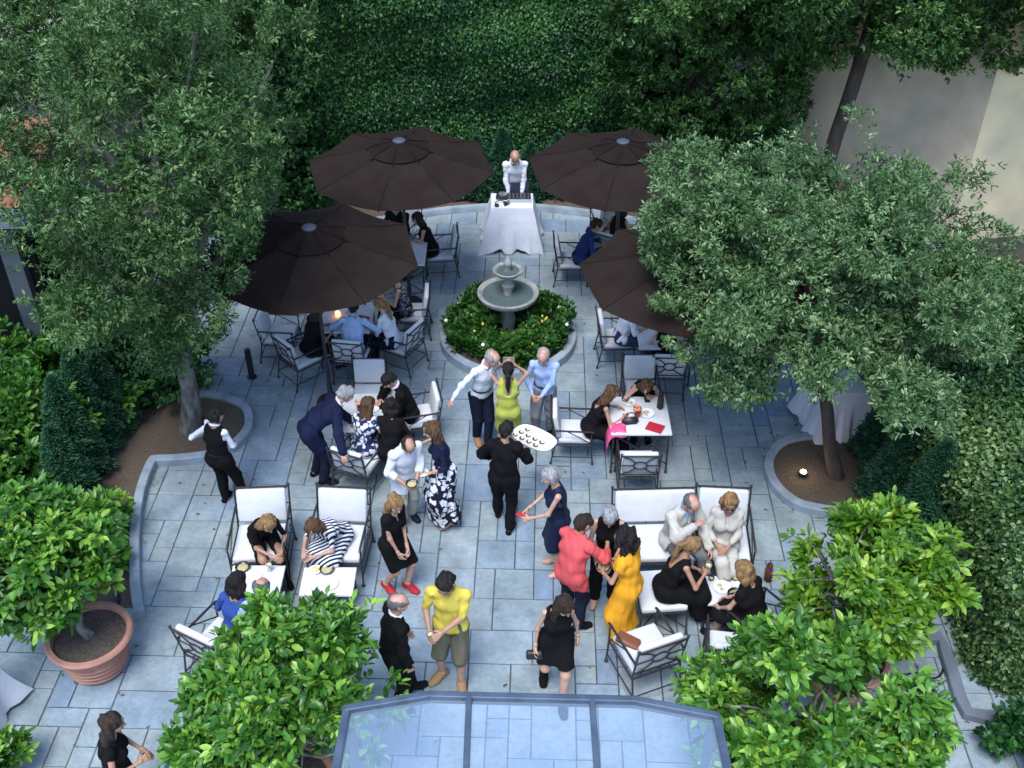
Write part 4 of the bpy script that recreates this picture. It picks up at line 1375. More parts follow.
# garden lamp in the right bed
o = empty('garden_lamp', at(803, 474, .1) , 0, 'small lit garden lamp on the right gravel bed', 'lamp'); o.location.z = .07
MB().lathe([(.05, 0), (.055, .06), (.04, .07)], n=16).build('lamp_body', black, o, True)
MB().lathe([(.04, .07), (.03, .085), (.001, .09)], n=16).build('bulb', emit('lamp glass', (1, .72, .32), 14), o, True)
l = bpy.data.lights.new('garden_lamp_light', 'POINT'); l.energy = .5; l.color = (1, .7, .35); l.shadow_soft_size = .04
lo_ = bpy.data.objects.new('garden_lamp_light', l); C.objects.link(lo_); lo_.location = o.location + Vector((0, 0, .14))
# black spotlight by the pot
o = empty('spotlight', at(122, 612, .02), .3, 'black garden spotlight behind the ribbed terracotta pot', 'spotlight')
mb = MB(); mb.bar((0, 0, 0), (0, 0, .18), .012); mb.build('stake', black, o)
mb = MB(); mb.lathe([(.035, -.08), (.05, .06), (.046, .06), (.001, .03)], (0, 0, .24), 16, Matrix.Rotation(.5, 3, 'X')); mb.build('head', black, o, True)
# bollard light near the left parasol
o = empty('bollard', at(252, 377, 0), 0, 'slim black bollard on the paving below the left oak leaves', 'bollard')
MB().lathe([(.05, 0), (.045, .02), (.045, .46), (.04, .5), (.001, .51)], n=16).build('post', black, o, True, 40)
MB().lathe([(.075, 0), (.075, .012), (.05, .02)], n=16).build('base', black, o, True)
# garden hose
hp = [at(890, 686, 0), at(905, 676, 0), at(918, 674, 0), at(930, 679, 0), at(940, 676, 0), at(943, 665, 0), at(938, 650, .0)]
o = MB().tube([Vector((p[0], p[1], .014)) for p in smooth_line(hp)], .012, 6).build('garden_hose', black)
tag(o, 'black garden hose curling on the dark paving beside the ivy hedge', 'hose')
# clutch on the empty chair, bag on lounge chair
o = empty('clutch_bag', at(628, 643, .47), R(-24), 'orange brown clutch bag lying on the empty armchair', 'clutch bag')
mb = MB(); mb.box((0, 0, .035), (.26, .13, .06), 0, .02, Matrix.Rotation(R(12), 3, 'Y'), 3); mb.build('bag_body', brownl, o, True, 60)
mb = MB(); mb.box((0, .01, .069), (.24, .1, .01), 0, .004, Matrix.Rotation(R(12), 3, 'Y')); mb.build('flap', mat('dark brown leather', (.17, .055, .025), .5), o)
handbag(Vector(at(768, 577, .0)), R(75), .22, mat('dark red leather', (.09, .025, .018), .5), 'dark red brown shoulder bag leaning on the right side of the lounge chair', tall=1.25)
# ------------------------------------------------------------------ people: smooth-blended bodies meshed with surface nets
def surfnets(D, org, vox):
    s = D < 0
    c = np.zeros(tuple(x - 1 for x in D.shape), np.int8)
    offs = [(i, j, k) for i in (0, 1) for j in (0, 1) for k in (0, 1)]
    nx, ny, nz = c.shape
    for (i, j, k) in offs: c += s[i:i + nx, j:j + ny, k:k + nz]
    act = (c > 0) & (c < 8)
    idx = np.argwhere(act)
    if len(idx) == 0: return np.zeros((0, 3)), np.zeros((0, 4), int)
    vid = -np.ones(c.shape, np.int64)
    vid[act] = np.arange(len(idx))
    acc = np.zeros((len(idx), 3)); cnt = np.zeros((len(idx), 1))
    for a in offs:
        for ax in range(3):
            if a[ax]: continue
            b = list(a); b[ax] = 1
            da = D[idx[:, 0] + a[0], idx[:, 1] + a[1], idx[:, 2] + a[2]]
            db = D[idx[:, 0] + b[0], idx[:, 1] + b[1], idx[:, 2] + b[2]]
            m = (da < 0) != (db < 0)
            t = da[m] / (da[m] - db[m])
            p = np.tile(np.array(a, float), (m.sum(), 1)); p[:, ax] += t
            acc[m] += p; cnt[m] += 1
    V = np.array(org) + (idx + acc / cnt) * vox
    F = []
    for ax in range(3):
        sl0 = [slice(1, -1)] * 3; sl1 = [slice(1, -1)] * 3
        sl0[ax] = slice(0, -1); sl1[ax] = slice(1, None)
        a, b = s[tuple(sl0)], s[tuple(sl1)]
        e = np.argwhere(a != b)
        ins = a[a != b]
        o = np.array([1, 1, 1]); o[ax] = 0
        e = e + o
        u, v = (ax + 1) % 3, (ax + 2) % 3
        def cell(du, dv):
            q = e.copy(); q[:, u] += du; q[:, v] += dv
            return vid[q[:, 0], q[:, 1], q[:, 2]]
        q = np.stack([cell(-1, -1), cell(0, -1), cell(0, 0), cell(-1, 0)], 1)
        q[~ins] = q[~ins][:, ::-1]
        F.append(q)
    F = np.concatenate(F)
    return V, F[(F >= 0).all(1)]


def cap_d(X, Y, Z, p):
    a, b, ra, rb, w, lat = p[:6]
    d = b - a
    L2 = float(d @ d) + 1e-9
    px, py, pz = X - a[0], Y - a[1], Z - a[2]
    h = np.clip((px * d[0] + py * d[1] + pz * d[2]) / L2, 0, 1)
    qx, qy, qz = px - h * d[0], py - h * d[1], pz - h * d[2]
    r2 = qx * qx + qy * qy + qz * qz
    if w != 1:
        l = qx * lat[0] + qy * lat[1] + qz * lat[2]
        r2 = r2 - l * l * (1 - 1 / (w * w))
    return np.sqrt(np.maximum(r2, 0)) - (ra + (rb - ra) * h)


def cp(a, b, ra, rb=None, w=1.0, lat=(1, 0, 0)):
    return (np.array(a, float), np.array(b, float), ra, ra if rb is None else rb, w, np.array(lat, float))


def sdf(prims, vox, k=.03, cuts=(), subs=(), noise=0, nf=24, seed=0, fold=1.0):
    lo = np.min([np.minimum(p[0], p[1]) - max(p[2], p[3]) * max(1, p[4]) for p in prims], 0) - 3 * vox - noise
    hi = np.max([np.maximum(p[0], p[1]) + max(p[2], p[3]) * max(1, p[4]) for p in prims], 0) + 3 * vox + noise
    n = np.ceil((hi - lo) / vox).astype(int) + 1
    xs = [lo[i] + np.arange(n[i]) * vox for i in range(3)]
    D = np.full(n, .6, np.float32)
    for p in prims:
        m = max(p[2], p[3]) * max(1, p[4]) + k + 2 * vox
        a = np.minimum(p[0], p[1]) - m; b = np.maximum(p[0], p[1]) + m
        sl = tuple(slice(max(0, int((a[i] - lo[i]) / vox)), min(n[i], int((b[i] - lo[i]) / vox) + 2)) for i in range(3))
        X, Y, Z = xs[0][sl[0]][:, None, None], xs[1][sl[1]][None, :, None], xs[2][sl[2]][None, None, :]
        d = cap_d(X, Y, Z, p)
        E = D[sl]
        h = np.clip(.5 + .5 * (d - E) / k, 0, 1)
        D[sl] = d * (1 - h) + E * h - k * h * (1 - h)
    X, Y, Z = xs[0][:, None, None], xs[1][None, :, None], xs[2][None, None, :]
    for (pt, nn) in cuts:
        D = np.maximum(D, (X - pt[0]) * nn[0] + (Y - pt[1]) * nn[1] + (Z - pt[2]) * nn[2])
    for p in subs:
        D = np.maximum(D, -cap_d(X, Y, Z, p))
    if noise:
        r = np.random.default_rng(seed)
        q = 0
        for i in range(4):
            kx = r.normal(size=3); kx[:2] /= np.linalg.norm(kx[:2]); kx[2] = np.clip(kx[2], -1, 1) * fold; kx = kx * nf * (.6 + .45 * i)
            q = q + np.sin(X * kx[0] + Y * kx[1] + Z * kx[2] + r.random() * 6.28) / (1 + .4 * i)
        D = D + q * noise / 2
    return surfnets(D, lo, vox)


def nrmz(v):
    v = np.array(v, float)
    return v / (np.linalg.norm(v) + 1e-9)


def ik(S, T, l1, l2, hint):
    S, T = np.array(S, float), np.array(T, float)
    v = T - S; d = np.linalg.norm(v)
    u = v / max(d, 1e-6)
    d = min(max(d, abs(l1 - l2) + .02), l1 + l2 - .004)
    T = S + u * d
    a = (l1 * l1 - l2 * l2 + d * d) / (2 * d)
    hh = math.sqrt(max(l1 * l1 - a * a, 0))
    n = np.array(hint, float); n = n - u * (n @ u); n = nrmz(n)
    return S + u * a + n * hh, T


SK = {
    'fair': mat('fair skin', (.50, .30, .22), .5, 0, (.44, .255, .185), 14, sss=.08),
    'tan': mat('tanned skin', (.40, .225, .15), .5, 0, (.34, .185, .12), 14, sss=.08),
    'pink': mat('ruddy skin', (.50, .275, .205), .45, 0, (.43, .225, .165), 14, sss=.08),
    'olive': mat('olive skin', (.38, .23, .155), .5, 0, (.33, .19, .125), 14, sss=.08),
}
EYE = mat('dark eye', (.03, .02, .018), .2)
LIP = mat('lip', (.42, .14, .13), .45)
def hairmat(n, c):
    return mat(n, c, .55, 0, tuple(min(1, x * 1.8 + .003) for x in c), 10, 5, bump=.7, bscale=42, stretch=(3.5, 3.5, .6), spec=.18)
HR = {'black': hairmat('black hair', (.010, .008, .008)), 'dark': hairmat('dark brown hair', (.022, .014, .010)), 'brown': hairmat('brown hair', (.065, .034, .018)),
      'auburn': hairmat('auburn hair', (.075, .028, .014)), 'blonde': hairmat('dark blonde hair', (.17, .10, .045)), 'light': hairmat('light blonde hair', (.30, .20, .10)), 'grey': hairmat('grey hair', (.20, .20, .20)),
      'darkgrey': hairmat('dark grey hair', (.085, .085, .088))}
_cl = {}
def cl(name, c, c2=None, rough=.85):
    if name not in _cl:
        c2 = c2 or tuple(x * .82 for x in c)
        _cl[name] = mat(name + ' cloth', c, rough, 0, c2, 7, 5, bump=.7, bscale=13, spec=.12, stretch=(1, 1, .55))
    return _cl[name]
def pattern(name, kind, a, b, scale):
    m = bpy.data.materials.new(name); m.use_nodes = True
    N, L = m.node_tree.nodes, m.node_tree.links
    p = N['Principled BSDF']; p.inputs['Roughness'].default_value = .85; p.inputs['Specular IOR Level'].default_value = .12
    tc = N.new('ShaderNodeTexCoord'); cr = N.new('ShaderNodeValToRGB')
    if kind == 'stripe':
        mp = N.new('ShaderNodeMapping'); mp.inputs['Rotation'].default_value = (.2, .35, .6); L.new(tc.outputs['Object'], mp.inputs[0])
        w = N.new('ShaderNodeTexWave'); w.inputs['Scale'].default_value = scale; w.inputs['Distortion'].default_value = 1.6; w.inputs['Detail'].default_value = 1; w.inputs['Detail Scale'].default_value = .5
        L.new(mp.outputs[0], w.inputs[0]); src = w.outputs['Fac']; lo, hi = .47, .53
    else:
        w = N.new('ShaderNodeTexVoronoi'); w.inputs['Scale'].default_value = scale
        nz = N.new('ShaderNodeTexNoise'); nz.inputs['Scale'].default_value = scale * 1.6; nz.inputs['Detail'].default_value = 3
        L.new(tc.outputs['Object'], nz.inputs[0])
        mx = N.new('ShaderNodeMix'); mx.data_type = 'VECTOR'; mx.inputs[0].default_value = .07
        L.new(tc.outputs['Object'], mx.inputs[4]); L.new(nz.outputs[1], mx.inputs[5]); L.new(mx.outputs[1], w.inputs[0])
        src = w.outputs['Distance']; lo, hi = .46, .52
    L.new(src, cr.inputs[0])
    e = cr.color_ramp.elements
    e[0].position, e[1].position = lo, hi
    e[0].color, e[1].color = (*a, 1), (*b, 1)
    L.new(cr.outputs[0], p.inputs['Base Color'])
    return m
FLORAL = pattern('black and white floral cloth', 'floral', (.66, .68, .72), (.010, .012, .028), 15)
PRINT = pattern('navy leaf print cloth', 'floral', (.64, .67, .72), (.02, .03, .09), 16)
DARKPRINT = pattern('muted patterned cloth', 'floral', (.20, .20, .24), (.02, .02, .03), 24)
STRIPE = pattern('navy and white striped cloth', 'stripe', (.72, .73, .75), (.012, .016, .05), 7.5)

COL = dict(white=(.66, .68, .73), ltblue=(.36, .47, .72), navy=(.010, .014, .042), black=(.006, .006, .007), dress_black=(.007, .007, .008), grey=(.16, .17, .18), midgrey=(.22, .23, .25), jeans=(.03, .045, .09), ink=(.010, .013, .030),
           yellow=(.66, .53, .09), lime=(.42, .46, .085), coral=(.62, .095, .10), mustard=(.80, .36, .025), beige=(.55, .53, .47), cream=(.50, .48, .43), olivegrey=(.12, .115, .085), blue=(.03, .07, .26), navyd=(.02, .035, .13), tan=(.28, .17, .08), purple=(.06, .02, .12), red=(.45, .03, .04), stone=(.42, .40, .36))


def person(label, px=None, face=0, h=1.72, sex='m', skin='tan', hair=('short', 'dark'), top=None, bottom=None, dress=None, shoes='black', pose=None, head=None, loc=None, seat=None, beard=False, glasses=None, group=None, seed=0, bulk=1.0):
    pose = dict(pose or {})
    S = h / 1.75
    if loc is None:
        if head: 
            q = gp(head[0], head[1], h - .06); loc = Vector((q.x, q.y, 0))
        elif seat is not None: q = gp(px[0], px[1], seat + .02); loc = Vector((q.x, q.y, 0))
        else: loc = gp(px[0], px[1], 0); loc.z = 0
    rz = rot_face(face)
    def W(t):
        if isinstance(t[0], str):                 # ('w', px, py, z): a spot in the courtyard
            g = gp(t[1], t[2], t[3]); d = g - Vector((loc.x, loc.y, 0))
            c, s = math.cos(-rz), math.sin(-rz)
            return np.array([d.x * c - d.y * s, d.x * s + d.y * c, d.z]) / S
        return np.array(t, float)
    sitting = seat is not None
    f = sex == 'f'
    pz = pose.get('pz', (seat + .095) / S if sitting else .945)
    lean, side, twist, hunch = R(pose.get('lean', 5 if sitting else 2)), R(pose.get('side', 0)), R(pose.get('twist', 0)), R(pose.get('hunch', 6))
    P = np.array([0, 0, pz])
    U = nrmz([math.sin(side), math.sin(lean), math.cos(lean)])
    U2 = nrmz([math.sin(side) * 1.1, math.sin(lean + hunch), math.cos(lean + hunch)])
    Rv0 = np.array([1., 0, 0])
    Rv = nrmz([math.cos(twist), -math.sin(twist), -math.sin(side) * .8]); Rv = nrmz(Rv - U2 * (Rv @ U2))
    Fw = np.cross(U2, Rv)
    waist = P + U * .17; chest = P + U * .20 + U2 * .17; neck = chest + U2 * .20
    shw = (.148 if f else .170) * bulk ** .5
    sh = {s: neck - U2 * .078 + Rv * s * shw for s in (-1, 1)}
    hp_, hy = R(pose.get('hpitch', 12)), R(pose.get('hyaw', 0)) + twist
    hf = np.array([math.sin(hy) * math.cos(hp_), math.cos(hy) * math.cos(hp_), -math.sin(hp_)])
    hr = nrmz(np.cross(hf, [0, 0, 1])); hu = np.cross(hr, hf)
    nd = nrmz(U2 * .8 + np.array([0, .12, .45]) + np.array([hf[0], hf[1], 0]) * .12)
    hb = neck + nd * .075                       # skull base
    hc = hb + hu * .082 + hf * .018             # head centre
    # limbs
    hips = {s: P + Rv0 * s * .092 + np.array([0, 0, -.02]) for s in (-1, 1)}
    dz = .085 if not pose.get('heels') else .135
    ft, kn, ftd = {}, {}, {}
    for s, kf, kk in ((-1, 'fl', 'kl'), (1, 'fr', 'kr')):
        d = pose.get(kf, (s * .11, .50, dz, s * 8) if sitting else (s * .11, 0 + .02 * s, dz, s * 10))
        q = W(d)[:3] if isinstance(d[0], str) else np.array(d[:3], float)
        if isinstance(d[0], str): q[2] = dz
        toe = d[4] if (isinstance(d[0], str) and len(d) > 4) else (d[3] if not isinstance(d[0], str) and len(d) > 3 else s * 8)
        kn[s], ft[s] = ik(hips[s], q, .435, .425, pose.get(kk, (s * .12, 1, .35 if sitting else 0)))
        ftd[s] = np.array([math.sin(R(toe)), math.cos(R(toe)), 0])
    el, wr = {}, {}
    for s, kh, ke in ((-1, 'hl', 'el'), (1, 'hr', 'er')):
        d = pose.get(kh, (s * .20, .30, pz + .12) if sitting else (s * .25, .06, .86))
        el[s], wr[s] = ik(sh[s], W(d), .285, .255, pose.get(ke, (s * .6, -.5, -.6)))
    # ---------------- prims
    b = bulk * (.93 if f else .96)
    def torso(o=0, armless=False):
        L = [cp(P - Rv0 * .05, P + Rv0 * .05, .112 * b + o, w=1.15, lat=Rv0),
             cp(P + U * .02, waist, .112 * b + o, (.098 if f else .112) * b + o, 1.28, Rv0),
             cp(waist, chest, (.098 if f else .112) * b + o, .112 * b + o, 1.32, Rv),
             cp(chest, neck - U2 * .035, .112 * b + o, .062 + o, 1.5, Rv),
             cp(sh[-1] * .82 + sh[1] * .18, sh[1] * .82 + sh[-1] * .18, .046 + o)]
        if f: L += [cp(chest + U2 * -.02 + Rv * s * .068 + Fw * .075, chest + U2 * -.035 + Rv * s * .068 + Fw * .085, .055 + o) for s in (-1, 1)]
        if b > 1.08: L += [cp(waist + Fw * .05, P + U * .06 + Fw * .06, .11 * b + o, .11 * b + o, 1.1, Rv0)]
        if sitting: L += [cp(P + np.array([s * .07, -.03, -.01]), P + np.array([s * .08, .05, -.015]), .092 + o) for s in (-1, 1)]
        else: L += [cp(P + np.array([s * .06, -.045, -.03]), P + np.array([s * .06, -.04, -.05]), .070 + o) for s in (-1, 1)]
        return L
    def arm(s, o=0, upto=2.0):
        ra = (.036 if f else .043) * (b ** .6)
        L = [cp(sh[s] - Rv * s * .02, sh[s] + Rv * s * .005, ra + .002 + o)]
        L.append(cp(sh[s], sh[s] + (el[s] - sh[s]) * min(upto, 1), ra + o, (ra - .006) + o))
        if upto > 1: L.append(cp(el[s], el[s] + (wr[s] - el[s]) * (upto - 1), ra - .004 + o, ra - .004 - .014 * (upto - 1) + o))
        return L
    def leg(s, o=0, upto=2.0, loose=0):
        t = .088 if not f else .085
        L = [cp(hips[s], hips[s] + (kn[s] - hips[s]) * min(1, upto), t + o, t - .030 * min(1, upto) + o + loose)]
        if upto > 1:
            e = kn[s] + (ft[s] - kn[s]) * (upto - 1)
            L.append(cp(kn[s], e, .056 + o + loose, .056 - .020 * (upto - 1) + o + loose * 1.3))
            if not loose:
                bk = nrmz(np.cross(ft[s] - kn[s], Rv0)); bk = bk if bk[1] < 0 else -bk
                L.append(cp(kn[s] * .75 + ft[s] * .25 + bk * .012, kn[s] * .55 + ft[s] * .45 + bk * .010, .052 + o, .043 + o))
        return L
    def foot(s, o=0):
        d = ftd[s]; a = ft[s]
        heel = np.array([a[0], a[1], 0]) - d * .045 + np.array([0, 0, a[2] - .05 if pose.get('heels') else max(.036, a[2] - .05)])
        toe = np.array([a[0], a[1], 0]) + d * (.165 if not f else .145) + np.array([0, 0, max(.026, a[2] - .06 if not pose.get('heels') else .026)])
        ball_ = heel * .35 + toe * .65 + np.array([0, 0, .004])
        return [cp(a, heel, .036 + o, .034 + o), cp(a, ball_, .036 + o, .032 + o, 1.2, np.cross(d, [0, 0, 1])), cp(ball_, toe, .033 + o, .024 + o, 1.35, np.cross(d, [0, 0, 1]))]
    # ---------------- body mesh (skin)
    parts = []
    body = torso(-.012) + [cp(neck - U2 * .05, hb + hu * .02 - hf * .004, .050 if f else .058, .048 if f else .056)]
    for s in (-1, 1): body += arm(s) + leg(s) + foot(s)
    parts.append(sdf(body, .015, .028))
    # head
    HS = 1.07
    H = lambda x, y, z: hc + (hr * x + hf * y + hu * z) * HS
    Hd = [cp(H(0, -.022, .022), H(0, .015, .03), .088, .080, .92, hr), cp(H(0, .02, -.03), H(0, .048, -.075), .066, .036, 1.05, hr),
          cp(H(-.03, .055, -.02), H(.03, .055, -.02), .034), cp(H(0, .088, .012), H(0, .106, -.024), .010, .015), cp(H(-.028, .077, .026), H(.028, .077, .026), .014),
          cp(H(-.012, .085, -.057), H(.012, .085, -.057), .010), cp(H(0, -.03, -.05), hb, .058, .05)]
    for s in (-1, 1): Hd.append(cp(H(s * .080, -.008, .014), H(s * .080, -.006, -.018), .013, .010, .6, hr))
    parts.append(sdf(Hd, .0075, .018, subs=[cp(H(s * .031, .103, .008), H(s * .031, .100, .006), .015) for s in (-1, 1)]))
    nb = len(parts[0][1])
    hv = parts[1][0][parts[1][1]].mean(1) - hc
    lx, ly, lz = hv @ hr, hv @ hf, hv @ hu
    hm = np.zeros(len(hv), int)
    hm[(np.abs(np.abs(lx) - .031) < .014) & (np.abs(lz - .008) < .008) & (ly > .06)] = 1
    hm[(np.abs(lx) < .024) & (np.abs(lz + .057) < .008) & (ly > .075)] = 2
    hm[(np.abs(np.abs(lx) - .033) < .02) & (np.abs(lz - .032) < .006) & (ly > .06)] = 3
    if beard: hm[(lz < -.03) & (ly > .0) & (hm != 2) & ~((np.abs(lx) < .03) & (lz > -.042))] = 3
    mats_i = [np.zeros(nb, int), hm]
    # hands
    for s in (-1, 1):
        fd = nrmz(wr[s] - el[s])
        hd = nrmz(fd + np.array(pose.get('hd', {}).get(s, (0, 0, 0)), float))
        pn = pose.get('pn', {}).get(s, (-s * .8, .1, -.5)); pn = np.array(pn, float); pn = nrmz(pn - hd * (pn @ hd))
        lt = nrmz(np.cross(hd, pn)) * s
        curl = pose.get('curl', {}).get(s, .55)
        w0 = wr[s]
        Q = lambda a, l, n_: w0 + hd * a + lt * l + pn * n_
        L = [cp(w0 - fd * .03, Q(.02, 0, 0), .024, .025), cp(Q(.02, -.014, 0), Q(.078, -.024, 0), .014, .013), cp(Q(.02, .014, 0), Q(.080, .024, 0), .015, .013), cp(Q(.02, 0, 0), Q(.082, 0, 0), .015, .0135)]
        for l0, ln in ((-.030, .060), (-.010, .074), (.011, .078), (.031, .068)):
            k0 = Q(.080, l0, 0); a = k0; ang = curl * .5
            for seg, fr in enumerate((.45, .32, .23)):
                e = a + (hd * math.cos(ang) + pn * math.sin(ang)) * ln * fr + lt * l0 * .06
                L.append(cp(a, e, .0095 - seg * .001, .0088 - seg * .0012)); a = e; ang += curl * .75
        t0, t1 = Q(.02, .022, .006), Q(.050, .050, .014 + curl * .01)
        L += [cp(t0, t1, .014, .0105), cp(t1, t1 + nrmz(hd * .8 + pn * (.3 + curl * .5) - lt * .1) * .038, .0105, .0085)]
        v, fc = sdf(L, .0052, .007)
        parts.append((v, fc)); mats_i.append(np.zeros(len(fc), int))
    V, F, o = [], [], 0
    for v, fc in parts: V.append(v); F.append(fc + o); o += len(v)
    hcol = HR[hair[1]] if hair else HR['dark']
    root = np_obj('person', np.concatenate(V) * S, np.concatenate(F), [SK[skin], EYE, LIP, hcol], None, True, mi=np.concatenate(mats_i))
    root.location = loc; root.rotation_euler = (0, 0, rz)
    tag(root, label, 'person', group)
    def child(name, prims, m, vox=.0135, **kw):
        v, fc = sdf(prims, vox, **kw)
        if len(v) == 0: return None
        return np_obj(name, v * S, fc, m, root)
    necksub = [cp(neck - U2 * .02, neck + nd * .2, .066 if not f else .072, .07, 1.15, Rv)]
    ncut = []
    def garment_top(g, name):
        o_ = g.get('off', .014) - .003
        L = torso(o_)
        if b > 1.08: pass
        sl = g.get('sleeve', 2.0)
        hem = g.get('hem', .06)
        cuts = [(P - U * hem, -U)]
        if hem > .10 and not sitting:
            for s in (-1, 1): L.append(cp(hips[s], hips[s] + (kn[s] - hips[s]) * min(1, (hem + .05) / .435), .098 + o_, .088 + o_))
        if hem > .10 and sitting:
            cuts = [(P + np.array([0, hem * .7, -.05]), np.array([0, 1., -.25]))]
            L += [cp(hips[s], hips[s] + (kn[s] - hips[s]) * .5, .096 + o_) for s in (-1, 1)]
        subs = list(necksub)
        v_ = g.get('v', 0)
        if v_: subs.append(cp(neck + Fw * .085 + U2 * .02, chest + Fw * .125 + U2 * (.16 - v_), .052, .012))
        if g.get('back'): subs.append(cp(neck - Fw * .10 + U2 * .03, chest - Fw * .125 + U2 * (.18 - g['back']), .078, .05, 1.1, Rv))
        if sl == 0: subs += [cp(sh[s] + Rv * s * .035 + U2 * .03, sh[s] + Rv * s * .035 - U2 * .09, .052, .055) for s in (-1, 1)]
        V_, F_ = sdf(L, .0135, k=.03, cuts=cuts, subs=subs, noise=g.get('noise', .011), nf=36, seed=seed, fold=.45)
        if sl > 0:                                   # sleeves set into the armholes
            for s in (-1, 1):
                v2, f2 = sdf(arm(s, o_ * .85 + g.get('loose', .001), sl * .98), .0125, k=.03, noise=g.get('noise', .011) * .9, nf=44, seed=seed + 3, fold=.8)
                F_ = np.concatenate([F_, f2 + len(V_)]); V_ = np.concatenate([V_, v2])
        return np_obj(name, V_ * S, F_, g['m'], root)
    if top:
        for g in top: garment_top(g, g['n'])
        g = top[0]
        if g['n'] in ('shirt', 'polo_shirt'):       # turned-down collar
            mb = MB(); rr = .064 if f else .070
            ring = []
            for a in np.linspace(R(25), R(335), 20):
                q = neck + nd * (.018 - .02 * math.cos(a)) + (-Fw * -math.cos(a) + Rv * math.sin(a)) * rr * (1.12 if abs(math.cos(a)) < .5 else 1.0) + Fw * .004
                ring.append(Vector(q * S))
            mb.tube(ring, .017 * S, 6)
            mb.build('collar', g['m'], root, True)
    if bottom and bottom['n'] in ('trousers', 'shorts') and not sitting and top and top[0]['n'] == 'shirt' and top[0].get('hem', 1) < .08:
        mb = MB(); ring = [Vector((waist - U * .055 + (Fw * math.cos(a) * (.112 * b + .016) + Rv0 * math.sin(a) * (.112 * b * 1.2 + .018))) * S) for a in np.linspace(0, 2 * math.pi, 28, endpoint=False)]
        mb.tube(ring, .014 * S, 6, closed=True); mb.build('belt', cl('belt', (.02, .014, .01), None, .5), root, True)
    if bottom:
        up, lo_, nm = bottom.get('upto', 1.93), bottom.get('loose', .012), bottom['n']
        L = [q for q in torso(.006)[:2]] + torso(.006)[-2:]
        if nm == 'skirt':
            L += skirt_prims(P, hips, kn, ft, up, bottom.get('flare', .05), .02, sitting)
            e = (hips[1] + (kn[1] - hips[1]) * min(1, up) if up <= 1 else kn[1] + (ft[1] - kn[1]) * (up - 1)) / 2 + (hips[-1] + (kn[-1] - hips[-1]) * min(1, up) if up <= 1 else kn[-1] + (ft[-1] - kn[-1]) * (up - 1)) / 2
            dr = nrmz((kn[1] + kn[-1] - hips[1] - hips[-1]) if up <= 1 else (ft[1] + ft[-1] - kn[1] - kn[-1]))
            child(nm, L, bottom['m'], k=.07, cuts=[(waist, U), (e, dr)], noise=.026, nf=30, seed=seed, fold=.12)
        else:
            for s in (-1, 1): L += leg(s, .012, up, lo_)
            cuts = [(waist - U * .03, U)]
            child(nm, L, bottom['m'], k=.022, cuts=cuts, noise=.010, nf=38, seed=seed + 5, fold=.5)
    if dress:
        up = dress.get('upto', 1.0)
        L = torso(.014)
        sl = dress.get('sleeve', 0)
        if sl > 0:
            for s in (-1, 1): L += arm(s, .014, sl)
        L += skirt_prims(P, hips, kn, ft, up, dress.get('flare', .02), .016, sitting)
        pt = lambda s: hips[s] + (kn[s] - hips[s]) * min(1, up) if up <= 1 else kn[s] + (ft[s] - kn[s]) * (up - 1)
        e = (pt(1) + pt(-1)) / 2
        dr = nrmz((kn[1] + kn[-1] - hips[1] - hips[-1]) if up <= 1 else (ft[1] + ft[-1] - kn[1] - kn[-1]))
        subs = list(necksub)
        v_ = dress.get('v', .06)
        if v_: subs.append(cp(neck + Fw * .085 + U2 * .02, chest + Fw * .13 + U2 * (.17 - v_), .058, .03, 1.2, Rv))
        if dress.get('back'): subs.append(cp(neck - Fw * .10 + U2 * .03, chest - Fw * .135 + U2 * (.18 - dress['back']), .082, .055, 1.15, Rv))
        if sl == 0: subs += [cp(sh[s] + Rv * s * .040 + U2 * .03, sh[s] + Rv * s * .040 - U2 * .09, .052, .055) for s in (-1, 1)]
        child('dress', L, dress['m'], k=dress.get('k', .05), cuts=[(e, dr)], subs=subs, noise=.011, nf=32, seed=seed, fold=.2)
    if shoes:
        for s in (-1, 1):
            m_ = shoes if not isinstance(shoes, str) else cl(shoes, COL[shoes], None, .5)
            if pose.get('sandal'):
                Lf = [cp(q[0] - np.array([0, 0, .018]), q[1] - np.array([0, 0, .016]), q[2] - .006, q[3] - .004, q[4], q[5]) for q in foot(s)[2:]] + [cp(foot(s)[2][1] + np.array([0, 0, .008]) - ftd[s] * .05, foot(s)[2][1] + np.array([0, 0, .008]) - ftd[s] * .07, .030, w=1.3, lat=np.cross(ftd[s], [0, 0, 1]))]
            else:
                Lf = foot(s, .009)
                Lf[0] = cp(Lf[0][0] - np.array([0, 0, .02]), Lf[0][1], .034, .043)
            if pose.get('heels'): Lf.append(cp(foot(s)[0][1] - np.array([0, 0, .01]), foot(s)[0][1] - np.array([0, 0, foot(s)[0][1][2] - .012]), .014, .009))
            child('shoe', Lf, m_, .0085, k=.012)
